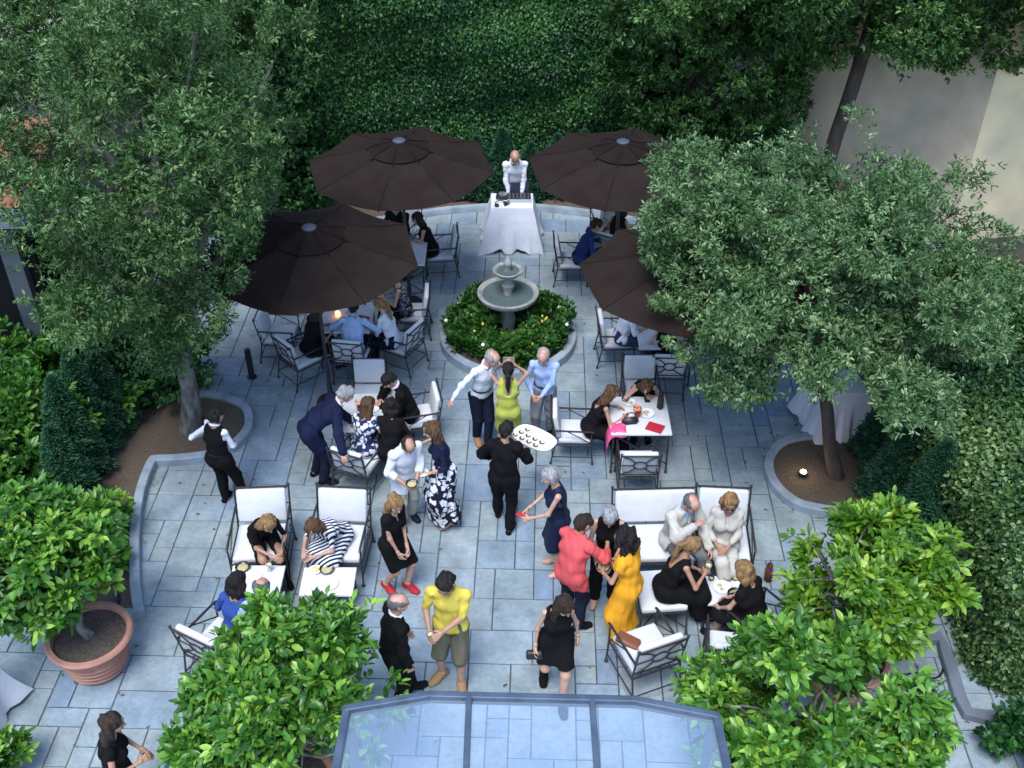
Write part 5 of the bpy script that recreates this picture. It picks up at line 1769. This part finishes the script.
    if hair and hair[0] != 'bald':
        st = hair[0]
        cap = [cp(H(0, -.030, .030), H(0, .005, .040), .097, .090, .95, hr)]
        face_sub = [cp(H(0, .12, .012), H(0, .135, -.08), .072, .085, .95, hr)]
        subs = face_sub + [cp(H(s * .105, .045, -.045), H(s * .105, .0, -.075), .045) for s in (-1, 1)]
        nz, nf_ = .008, 70
        if st == 'fringe':        # balding: hair only round the back and sides
            subs = face_sub + [cp(H(0, -.05, .135), H(0, .06, .10), .076, .085, 1.0, hr)] + [cp(H(s * .105, .03, -.07), H(s * .105, -.01, -.09), .05) for s in (-1, 1)]
        elif st == 'short':
            cap.append(cp(H(0, -.055, -.02), H(0, -.05, -.055), .075, .05, 1.05, hr))
            if f: subs = face_sub; cap += [cp(H(s * .06, -.02, .02), H(s * .065, -.01, -.045), .045, .03) for s in (-1, 1)]
            nz = .012
        elif st in ('long', 'bob', 'curly', 'wavy'):
            ln = {'long': .36, 'bob': .17, 'curly': .26, 'wavy': .30}[st] * (hair[2] if len(hair) > 2 else 1)
            dn = nrmz(-U2 * .9 - np.array([0, 0, .35]) - hf * .12)
            subs = [cp(H(0, .125, .02), H(0, .14, -.12), .075, .10, .9, hr)]
            for x0 in (-.07, -.045, 0, .045, .07):
                a = H(x0, -.045 + abs(x0) * .4, -.01)
                m1 = a + dn * ln * .5 - hf * .018
                e = a + dn * ln * (1 - abs(x0) * 2.5) - hf * .03
                cap += [cp(a, m1, .052, .046), cp(m1, e, .046, .022)]
            nz, nf_ = (.013, 62) if st != 'curly' else (.030, 62)
            if st == 'wavy': nz = .020
            if st == 'curly': cap += [cp(H(0, -.05, .05), H(0, -.05, -.05), .118, .11, 1.05, hr), cp(H(-.075, .0, -.02), H(.075, .0, -.02), .055)]
        elif st == 'ponytail':
            t0 = H(0, -.115, .01); t1 = t0 - hf * .05 + hu * -.02; t2 = t1 - U2 * .12 - np.array([0, 0, .05]); t3 = t2 - U2 * .13 + Fw * .01
            cap += [cp(H(0, -.05, 0), H(0, -.07, -.03), .075, .055), cp(t0, t1, .032, .036), cp(t1, t2, .038, .036), cp(t2, t3, .036, .014)]
            nz = .008
        elif st == 'bun':
            cap += [cp(H(0, -.05, 0), H(0, -.06, -.04), .078, .055), cp(H(0, -.12, .03), H(0, -.13, .03), .042)]
        child('hair', cap, hcol, .0105, k=.022, subs=subs, noise=nz, nf=nf_ * 1.3, seed=seed + 2, fold=1.0 if st == 'curly' else .3)
    if glasses:
        mb = MB()
        for s in (-1, 1):
            c = H(s * .033, .106, .010)
            ring = [c + hr * .026 * math.cos(a) + hu * .019 * math.sin(a) for a in np.linspace(0, 6.283, 14, endpoint=False)]
            mb.add([tuple(x * S) for x in ring] + [tuple((x + hf * .004) * S) for x in ring], [tuple(range(13, -1, -1)), tuple(range(14, 28))] + [(i, (i + 1) % 14, 14 + (i + 1) % 14, 14 + i) for i in range(14)])
            mb.tube([Vector(H(s * .058, .104, .016) * S), Vector(H(s * .084, .0, .018) * S)], .004, 5)
        mb.bar(Vector(H(-.01, .11, .014) * S), Vector(H(.01, .11, .014) * S), .004)
        mb.build('sunglasses', black, root)
    root['_'] = 0; del root['_']
    def world(p):
        q = np.array(p) * S; c, s = math.cos(rz), math.sin(rz)
        return Vector((loc.x + q[0] * c - q[1] * s, loc.y + q[0] * s + q[1] * c, q[2]))
    info = dict(root=root, hand={s: world(wr[s] + nrmz(wr[s] - el[s]) * .08) for s in (-1, 1)}, head=world(hc))
    return info


def skirt_prims(P, hips, kn, ft, up, flare, o, sitting):
    L = []
    pts = {}
    for s in (-1, 1):
        t1 = min(1, up)
        e1 = hips[s] + (kn[s] - hips[s]) * t1
        r1 = .088 + flare * (t1 / max(up, 1)) * .8
        L.append(cp(hips[s], e1, .098 + o, r1 + o))
        pts[s] = [hips[s], e1]
        if up > 1:
            e2 = kn[s] + (ft[s] - kn[s]) * (up - 1)
            L.append(cp(e1, e2, r1 + o, .062 + flare + o)); pts[s].append(e2)
    for a, b in zip(range(len(pts[1]) - 1), range(1, len(pts[1]))):
        for t in (.33, .67):
            L.append(cp(pts[-1][a] * (1 - t) + pts[1][a] * t, pts[-1][b] * (1 - t) + pts[1][b] * t, .092 + o, .075 + flare * .8 + o))
    return L
# ------------------------------------------------------------------ the guests
def shirt(c, sleeve=2.0, hem=.05, v=.05, n='shirt', **k):
    return dict(n=n, m=cl(c, COL[c]), sleeve=sleeve, hem=hem, v=v, **k)
def jacket(c, v=.14, hem=.20, **k):
    return dict(n='jacket', m=cl(c + ' wool', COL[c]), sleeve=1.97, hem=hem, v=v, off=.030, loose=.008, noise=.012, **k)
def trousers(c, upto=1.95, loose=.014, n='trousers'):
    return dict(n=n, m=cl(c, COL[c]), upto=upto, loose=loose)
def frock(m, **k):
    return dict(m=m, **k)
CB, DB = cl('black', COL['black']), cl('black dress', COL['dress_black'])
GS, GD = 'guests standing on the paving', 'seated guests'

# ---- standing
dj = person('bald bearded man in white shirt bent over the mixing desk between the parasols', loc=Vector((.05, 17.08, 0)), face=180, h=1.66, skin='tan', hair=('bald', 'dark'), beard=True,
            top=[shirt('white')], bottom=trousers('ink'), pose=dict(lean=14, hpitch=38, hl=(-.12, .30, .90), hr=(.12, .30, .90), el=(-.35, -.5, -.8), er=(.35, -.5, -.8)), group=GS, seed=1)
person('bald man in open white shirt and dark trousers, one arm stretched to a chair back', (482, 442), 148, 1.62, 'm', 'pink', ('fringe', 'grey'), [shirt('white', hem=.04, v=.12)], trousers('ink', loose=.008), shoes='tan',
       pose=dict(lean=10, side=-3, hyaw=-35, hpitch=32, hr=('w', 443, 411, .82), hl=(-.10, .34, 1.06), fl=(-.02, .12, .085, -12), fr=(.04, -.08, .085, 18), er=(.8, -.3, .1)), group=GS, seed=2)
ph = person('woman in lime green dress seen from behind holding a phone up', None, 2, 1.48, 'f', 'tan', ('ponytail', 'black'), None, None, frock(cl('lime', COL['lime']), upto=.92, back=.17, v=0, flare=.0), 'black', head=(508, 372),
            pose=dict(hl=(-.085, .30, 1.60), hr=(.085, .30, 1.60), el=(-.9, .2, -.5), er=(.9, .2, -.5), hpitch=2, lean=0, hd={-1: (.3, 0, .6), 1: (-.3, 0, .6)}), group=GS, seed=3)
person('balding man in light blue shirt and grey trousers facing us beside the flower bed', (543, 436), 186, 1.54, 'm', 'pink', ('fringe', 'grey'), [shirt('ltblue', v=.07)], trousers('midgrey'), shoes='black',
       pose=dict(lean=4, hpitch=28, hyaw=12, hr=(.16, .24, 1.0), hl=(.02, .27, 1.0), fl=(-.10, -.12, .085, -10)), group=GS, seed=4)
person('grey haired man in navy suit leaning over the left centre table', (316, 480), 72, 1.64, 'm', 'pink', ('short', 'grey'), [shirt('white', n='shirt'), jacket('navy', v=.10)], trousers('ink'), shoes='black',
       pose=dict(lean=42, hunch=14, hpitch=32, pz=.92, hr=('w', 343, 455, .82), hl=('w', 352, 421, .73), er=(.7, -.5, .2), fl=(-.10, .02, .085, -8), fr=(.12, .10, .085, 10)), group=GS, seed=5)
wm = person('balding man in loose white shirt looking into a bowl he holds', (408, 522), 150, 1.54, 'm', 'tan', ('fringe', 'dark'), [shirt('white', sleeve=1.35, hem=.24, v=.06, off=.026)], trousers('stone'), shoes='navy',
            pose=dict(lean=5, hunch=12, hpitch=50, hl=(-.02, .36, 1.08), hr=(.14, .32, 1.06), fl=(-.10, -.08, .085, -8)), group=GS, bulk=1.06, seed=6)
fl_ = person('woman in navy top and long black and white floral skirt', (446, 521), 248, 1.6, 'f', 'fair', ('wavy', 'brown'), [shirt('navy', 1.3, .02, .10, 'blouse')], dict(n='skirt', m=FLORAL, upto=1.82, flare=.09), shoes='black',
             pose=dict(sandal=1, hpitch=20, hyaw=12, hr=('w', 420, 444, 1.12), hl=(-.10, .24, 1.04)), group=GS, seed=7)
wt = person('waiter in black suit seen from behind carrying an oval white tray', (504, 526), 12, 1.56, 'm', 'olive', ('short', 'black'), [jacket('black', v=0, hem=.24)], trousers('black'), shoes='black',
            pose=dict(lean=3, hpitch=18, hyaw=25, hl=(-.26, .26, 1.02), hr=(.24, .36, 1.12), fl=(-.13, .20, .085, -10), fr=(.10, -.10, .085, 6), el=(-.9, -.4, -.4), hd={-1: (.8, .4, .1)}), group=GS, seed=8)
vw = person('waitress in black waistcoat and white sleeves walking away past the left gravel bed', (229, 505), 18, 1.48, 'f', 'tan', ('short', 'black'), [shirt('white', 1.97, .03, .04), dict(n='waistcoat', m=CB, sleeve=0, hem=.14, v=.16, off=.027, noise=.006)], trousers('black'), shoes='black',
            pose=dict(hyaw=38, hpitch=14, hl=(-.20, .16, 1.26), hr=(.13, .28, 1.02), fl=(-.10, .08, .085, -4), fr=(.14, .22, .085, 14), el=(-.8, -.4, -.5)), group=GS, seed=9)
person('blonde woman in short black dress and red shoes near the striped dress', (397, 590), 122, 1.55, 'f', 'fair', ('wavy', 'blonde'), None, None, frock(DB, upto=.95, v=.12, sleeve=.35, flare=-.028), 'red',
       pose=dict(heels=1, hpitch=22, hyaw=25, hr=(.13, .20, .90), hl=(.0, .24, .88), fl=(-.08, .12, .135, -6), fr=(.07, -.12, .135, 10)), group=GS, seed=10)
ym = person('dark haired man in yellow polo shirt and grey shorts holding a glass', (454, 679), 187, 1.74, 'm', 'tan', ('short', 'black'), [shirt('yellow', .9, .05, .06, 'polo_shirt', off=.018)], trousers('olivegrey', .98, .018, 'shorts'), shoes='tan', beard=True,
            pose=dict(hpitch=26, hyaw=8, hr=(.17, .27, 1.10), hl=(.03, .30, 1.13), fr=(.13, -.02, .085, 38), fl=(-.10, .10, .085, -12), er=(.4, -.6, -.6), el=(-.5, -.5, -.6)), group=GS, bulk=1.0, seed=11)
person('balding man in dark suit walking beside the round citrus tree', (399, 702), 68, 1.6, 'm', 'pink', ('fringe', 'darkgrey'), [shirt('white', n='shirt'), jacket('black', v=.10)], trousers('black'), shoes='black',
       pose=dict(hpitch=6, hyaw=10, hr=(.25, .10, .86), hl=(-.22, .22, .9), fl=(-.09, .20, .085, -6), fr=(.12, -.06, .085, 18)), group=GS, seed=12)
bd = person('long haired woman in short black dress walking out under the glass canopy', (554, 689), 176, 1.64, 'f', 'fair', ('long', 'dark', 1.35), None, None, frock(DB, upto=.80, v=.14, back=.08, flare=-.012), 'black',
            pose=dict(heels=1, lean=7, hpitch=42, hyaw=-38, hr=(.24, .10, .88), hl=(-.24, .0, .9), fl=(-.06, .26, .135, -4), fr=(.10, -.18, .16, 8)), group=GS, bulk=.82, seed=13)
nd_ = person('grey haired woman in sleeveless navy dress reading her phone', (557, 569), 262, 1.6, 'f', 'fair', ('short', 'grey'), None, None, frock(cl('navy', COL['navy']), upto=.98, v=0, back=.06, flare=.0), 'stone',
             pose=dict(hpitch=24, hl=(-.09, .38, 1.06), hr=(.10, .36, 1.06), sandal=1), group=GS, seed=14)
person('big man in coral shirt and dark trousers with his back to us', (568, 624), 42, 1.58, 'm', 'tan', ('short', 'dark'), [shirt('coral', 1.45, .20, .03, off=.03)], trousers('ink'), shoes='black',
       pose=dict(hpitch=26, hyaw=22, lean=8, hr=(.20, .44, 1.24), hl=(-.05, .40, 1.12), fr=(.14, .02, .085, 30), fl=(-.12, .12, .085, 4), er=(.8, -.2, -.5)), group=GS, bulk=1.06, seed=15)
bk_ = person('grey haired woman in black sleeveless top holding a plate before the loveseat', (603, 601), 186, 1.6, 'f', 'fair', ('short', 'grey'), [dict(n='top', m=CB, sleeve=0, hem=.14, v=.05, off=.016)], trousers('black'), shoes='black',
             pose=dict(hpitch=44, hr=(.12, .33, 1.06), hl=(-.06, .36, 1.06), sandal=1), group=GS, seed=16)
md = person('curly black haired woman in long mustard dress', (624, 638), 300, 1.6, 'f', 'tan', ('curly', 'black'), None, None, frock(cl('mustard', COL['mustard']), upto=1.84, v=.05, sleeve=.3, flare=.06, k=.07), 'stone',
            pose=dict(hpitch=20, hl=(-.10, .30, 1.10), hr=(.08, .34, 1.12), el=(-.8, -.5, -.3), sandal=1), group=GS, seed=17)
person('dark haired woman in black top cut by the lower picture edge', None, 78, 1.62, 'f', 'tan', ('long', 'dark'), [shirt('black', .25, .05, .08, 'top')], trousers('black'), shoes='black', head=(99, 724),
       pose=dict(hpitch=12, hr=(.12, .26, 1.16), hl=(-.05, .28, 1.12)), group=GS, seed=18)

# ---- seated: dining chairs (seat .47) and lounge chairs (.42)
def sit(label, px, face, sex='m', seat=.48, **k):
    k.setdefault('h', (1.54 if sex == 'm' else 1.46) * (1 + .10 * min(1, max(0, (px[1] - 440) / 200))))
    seat = seat if seat < .46 else .475 * cs(px[1])
    return person(label, px, face, sex=sex, seat=seat, group=GD, **k)

sit('dark haired woman in black top at the left rear parasol, facing left', (432, 252), 262, 'f', skin='tan', hair=('long', 'black'), dress=frock(DB, upto=1.0, back=.18, v=.08), pose=dict(lean=14, hpitch=22, hl=(-.05, .42, .84), hr=(.12, .40, .84), kr=(.1, 1, .4)), seed=30)
sit('man in black with ruddy neck in the shade of the left rear parasol', (401, 238), 192, 'm', skin='pink', hair=('short', 'dark'), top=[shirt('black')], bottom=trousers('black'), pose=dict(lean=10, hpitch=20, hl=(-.05, .40, .86), hr=(.12, .38, .86)), seed=31)
sit('man in navy shirt at the right rear parasol, facing right', (579, 261), 86, 'm', skin='tan', hair=('short', 'dark'), top=[shirt('navyd')], bottom=trousers('ink'), pose=dict(lean=18, hpitch=26, hl=(-.16, .42, .82), hr=(.10, .40, .82)), seed=32)
sit('brunette in black at the right rear parasol, back to us', (614, 248), 34, 'f', skin='tan', hair=('bob', 'black'), dress=frock(DB, upto=1.0, v=.02), pose=dict(lean=14, hpitch=24, hr=(.16, .38, .84)), seed=33)
sit('fair haired guest in cream at the far side of the right rear table', (608, 231), 168, 'f', skin='fair', hair=('long', 'light'), top=[shirt('cream', 1.2, .05, .08, 'blouse')], bottom=trousers('cream'), pose=dict(lean=10, hpitch=20, hr=(.1, .38, .84)), seed=34)
# left front table
sit('dark haired woman in black under the left front parasol, back to the oak', (310, 352), 50, 'f', skin='tan', hair=('long', 'dark'), dress=frock(DB, upto=1.05, sleeve=.3, v=.05), pose=dict(lean=16, hpitch=22, hl=(-.12, .42, .84), hr=(.14, .40, .82)), seed=35)
sit('man in light blue shirt with his back to us under the left front parasol', (354, 354), 6, 'm', skin='tan', hair=('short', 'black'), top=[shirt('ltblue', v=0)], bottom=trousers('ink'), pose=dict(lean=16, hpitch=28, hl=(-.18, .36, .80), hr=(.20, .34, .80), el=(-1, -.2, -.4), er=(1, -.2, -.4)), seed=36)
sit('blonde ponytailed woman in white t-shirt at the left front table', (394, 345), 296, 'f', skin='fair', hair=('ponytail', 'blonde'), top=[shirt('white', .8, .06, .05, 't_shirt')], bottom=trousers('ink'), pose=dict(lean=12, hpitch=22, hl=(-.08, .40, .78), hr=(.10, .40, .80)), seed=37)
sit('short haired woman in patterned sleeveless top at the left front table', (406, 313), 264, 'f', skin='tan', hair=('short', 'dark'), top=[dict(n='top', m=DARKPRINT, sleeve=0, hem=.08, v=.04)], bottom=trousers('black'), pose=dict(lean=8, hpitch=14, hl=(-.10, .38, .92), hr=(.12, .36, .86)), seed=38)
# right front table
sit('man in white shirt and jeans under the right front parasol', (621, 340), 86, 'm', skin='tan', hair=('short', 'brown'), top=[shirt('white', 1.15)], bottom=trousers('jeans'), shoes='white', pose=dict(lean=10, hpitch=18, hr=(.12, .38, .80), hl=(-.12, .40, .82)), seed=39)
sit('blonde woman in black with hair up, below the red menu', (665, 362), 2, 'f', skin='fair', hair=('bun', 'light'), dress=frock(DB, upto=1.0, v=.02), pose=dict(lean=14, hpitch=20), seed=40)
# left centre table
sit('seated man in dark suit with green tie at the left centre table', (409, 415), 248, 'm', skin='pink', hair=('short', 'black'), top=[shirt('white', n='shirt'), jacket('black', v=.18, hem=.12)], bottom=trousers('black'), pose=dict(lean=14, hpitch=42, hyaw=-8, hr=(.10, .40, .84), hl=(-.02, .42, .80), er=(.9, -.3, -.3)), seed=41)
sit('long haired woman in navy and white print at the left centre table', (364, 452), 24, 'f', skin='tan', hair=('long', 'brown'), dress=frock(PRINT, upto=1.05, sleeve=.4, v=.05), pose=dict(lean=12, hpitch=20, hyaw=15, hr=(.22, .36, .84), hl=(-.14, .38, .82)), seed=42)
sit('dark haired guest in black between the printed dress and loose white shirt', (391, 456), 4, 'f', skin='tan', hair=('bob', 'black'), dress=frock(DB, upto=1.1, sleeve=1.2, v=.02), pose=dict(lean=18, hpitch=26, hr=(.2, .36, .84)), seed=43)
# right centre table
sit('brunette in long black dress reaching over the right centre table', (590, 431), 82, 'f', skin='tan', hair=('long', 'brown'), dress=frock(DB, upto=1.82, back=.13, v=.04, flare=.06), shoes='black', pose=dict(lean=20, hpitch=24, hr=(.14, .48, .83), hl=(-.14, .44, .84)), seed=44)
sit('woman in black bent low over her plate at the far side, right centre table', (642, 396), 184, 'f', skin='fair', hair=('wavy', 'brown'), dress=frock(DB, upto=1.0, v=.04), pose=dict(lean=34, hunch=16, hpitch=48, hr=(.12, .40, .96), hl=(-.14, .42, .84), er=(.9, -.2, -.2)), seed=45)
# lounge group, left
sit('blonde woman in black top leaning forward with clasped hands on a lounge chair', (262, 535), 152, 'f', .43, skin='tan', hair=('wavy', 'blonde'), top=[shirt('black', .8, .08, .06, 'top')], bottom=trousers('black'), pose=dict(lean=32, hunch=14, hpitch=34, hyaw=-10, hl=(-.10, .56, .64), hr=(.02, .58, .64)), seed=46)
sit('woman in navy and white striped dress leaning over on a lounge chair', (340, 536), 208, 'f', .43, skin='fair', hair=('bob', 'brown'), dress=frock(STRIPE, upto=1.15, sleeve=.75, v=.05, flare=.04), shoes='white', pose=dict(lean=34, hunch=14, hpitch=40, hr=(.12, .60, .74), hl=(-.02, .60, .68)), seed=47)
sit('dark haired woman in blue top at the first low table, back to us', (237, 640), 24, 'f', skin='tan', hair=('bob', 'black'), top=[shirt('blue', .9, .06, .02, 'top')], bottom=trousers('ink'), pose=dict(lean=10, hpitch=20, hr=(.18, .36, .76)), seed=48)
sit('balding guest in light blue shirt behind the tip of the round citrus tree', (266, 650), 8, 'm', skin='pink', hair=('fringe', 'darkgrey'), top=[shirt('ltblue')], bottom=trousers('grey'), pose=dict(lean=8, hpitch=26), seed=49)
# lounge group, right
sit('balding man in cream jacket perched on the loveseat', (674, 539), 150, 'm', .44, skin='pink', hair=('fringe', 'darkgrey'), top=[shirt('ltblue', n='shirt'), jacket('cream', v=.16, hem=.16)], bottom=trousers('grey'), h=1.66, pose=dict(lean=8, hunch=6, hpitch=36, hyaw=-12, hr=(.02, .34, 1.0), hl=(-.16, .46, .66), er=(.9, -.3, -.2)), seed=50)
sit('blonde woman in pale beige blouse and trousers wearing sunglasses', (722, 546), 186, 'f', .43, skin='tan', hair=('bob', 'blonde', .7), top=[shirt('cream', 1.6, .16, .14, 'blouse', off=.028)], bottom=trousers('cream', 1.9, .02), shoes='blue', glasses=True, h=1.60,
    pose=dict(lean=-6, hpitch=16, hr=(.10, .26, .76), hl=(-.02, .28, .74), fr=(-.06, .60, .25, -20), kr=(-.02, 1, .8), fl=(-.02, .52, .085, 0)), seed=51)
pw = sit('blonde woman with ponytail in long black dress holding a wine glass', (664, 592), 78, 'f', .45, skin='tan', hair=('ponytail', 'blonde'), dress=frock(DB, upto=1.80, back=.18, v=.05, flare=.06), pose=dict(lean=18, hpitch=24, hr=(.10, .46, .86), hl=(-.16, .42, .70), er=(.8, -.3, -.6)), seed=52)
lw = sit('blonde woman in black reaching to a bowl beside the bright citrus', (757, 628), 318, 'f', .47, skin='fair', hair=('bob', 'blonde', 1.1), dress=frock(DB, upto=1.05, sleeve=.3, v=.04), pose=dict(lean=20, hpitch=30, hl=(-.16, .46, .62), hr=(.06, .48, .62)), seed=53)

# ---- things in hands
o = empty('serving_tray', (wt['hand'][1] + Vector((.10, .14, .035))), R(-38), 'oval white tray of small canapes carried by the waiter in black', 'tray')
vs = MB()
n = 40
def oval(a, k): return (.29 * k * math.copysign(abs(math.cos(a)) ** .7, math.cos(a)), .175 * k * math.copysign(abs(math.sin(a)) ** .7, math.sin(a)))
rings = [(0.86, 0), (.95, .005), (1.0, .028), (.985, .030), (.93, .014), (.001, .013)]
V = [(*oval(2 * math.pi * k / n, q), z) for q, z in rings for k in range(n)]
Fc = [(i * n + k, i * n + (k + 1) % n, (i + 1) * n + (k + 1) % n, (i + 1) * n + k) for i in range(len(rings) - 1) for k in range(n)] + [tuple(range(n - 1, -1, -1))]
ob = raw_obj('tray_plate', V, Fc, china, o, True)
mbl = MB()
for k in range(9):
    x, y = -.22 + .105 * (k % 4) + .03 * (k // 4), -.10 + .085 * (k // 4)
    cup = MB(); cup.lathe([(.030, .014), (.034, .03), (.028, .034), (.001, .03)], (x, y, 0), 14); cup.build('canape_cup', darkbowl, o, True)
    cup = MB(); cup.ball((x + .012, y, .040), .026, 8, .55); cup.build('canape', mat('pale canape', (.62, .52, .33), .6) if k == 0 else bpy.data.materials['pale canape'], o, True)
hm_ = (ph['hand'][-1] + ph['hand'][1]) / 2
o = MB().box((0, 0, 0), (.15, .010, .076), 0, .003).build('phone', steel); o.location = hm_ + Vector((0, .02, .02)); tag(o, 'phone held up over the head of the lime green dress', 'phone')
c_ = (wm['hand'][-1] + wm['hand'][1]) / 2
bowl(0, 0, 0, 'dark bowl held by the balding man in loose white shirt', .075, loc=c_ + Vector((0, 0, .01)))
plate(0, 0, 0, .07, 'small white plate held by the woman in floral skirt', True, loc=fl_['hand'][-1] + Vector((0, 0, .02)))
bowl(0, 0, 0, 'dark bowl held by the grey haired woman in black sleeveless top', .085, loc=(bk_['hand'][-1] + bk_['hand'][1]) / 2 + Vector((0, 0, .01)))
glass(0, 0, 0, 'wine glass in the hand of the man in yellow polo', loc=ym['hand'][1] + Vector((0, 0, -.06)))
glass(0, 0, 0, 'wine glass in the hand of the ponytailed woman in black', loc=pw['hand'][1] + Vector((0, 0, -.05)))
o = MB().box((0, 0, 0), (.075, .15, .010), 0, .003).build('phone', mat('red phone case', (.55, .03, .03), .4)); o.location = (nd_['hand'][-1] + nd_['hand'][1]) / 2 + Vector((-.02, 0, .015)); o.rotation_euler = (0, .3, 1.2); tag(o, 'red cased phone held by the woman in navy dress', 'phone')
o = MB().box((0, 0, 0), (.17, .06, .11), 0, .02).build('clutch', black); o.location = bd['hand'][1] + Vector((0, -.01, -.04)); tag(o, 'small black clutch in the hand of the walking long haired woman', 'clutch bag')
bowl(0, 0, 0, 'black bowl of food under the hands of the blonde beside the bright citrus', .09, loc=Vector(at(735, 596, .422)))
# napkin in the waitress's hand
vs, fs = [], []
for i in range(7):
    for j in range(7): vs.append((i * .03 - .09, .02 * math.sin(j * 1.2 + i * .5), j * .035 - .12 + .012 * math.sin(i * 1.4)))
for i in range(6):
    for j in range(6): fs.append((i * 7 + j, i * 7 + 7 + j, i * 7 + 8 + j, i * 7 + j + 1))
o = raw_obj('napkin', vs, fs, M['cloth'], None, True); sm = o.modifiers.new('thick', 'SOLIDIFY'); sm.thickness = .01
o.location = vw['hand'][-1] + Vector((-.01, 0, .05)); tag(o, 'folded white napkin in the raised hand of the waitress', 'napkin')

# fallen leaves on the paving and gravel
n = 240
x = np.stack([rng.uniform(-5.5, 5, n), rng.uniform(6.4, 17, n), np.full(n, .012)], 1)
x[:150, 0] = np.where(rng.random(150) < .5, rng.uniform(-5.6, -3.2, 150), rng.uniform(3.0, 4.9, 150))
inbed = ((x[:, 0] < -4.4) & (x[:, 1] > 9)) | ((x[:, 0] > 3.5) & (np.abs(x[:, 1] - 10.5) < .8))
x[inbed, 2] = .08
a = rng.random(n) * 6.283
o = leaf_mesh('fallen_leaves', x, np.stack([np.cos(a), np.sin(a), 0 * a + .05], 1), np.tile([[0, 0, 1.]], (n, 1)), rng.uniform(.035, .07, n), rng.uniform(.018, .03, n), leaf_mat('dry leaf', [(.10, .07, .03), (.20, .15, .06), (.09, .11, .03)], .7))
o['kind'] = 'stuff'
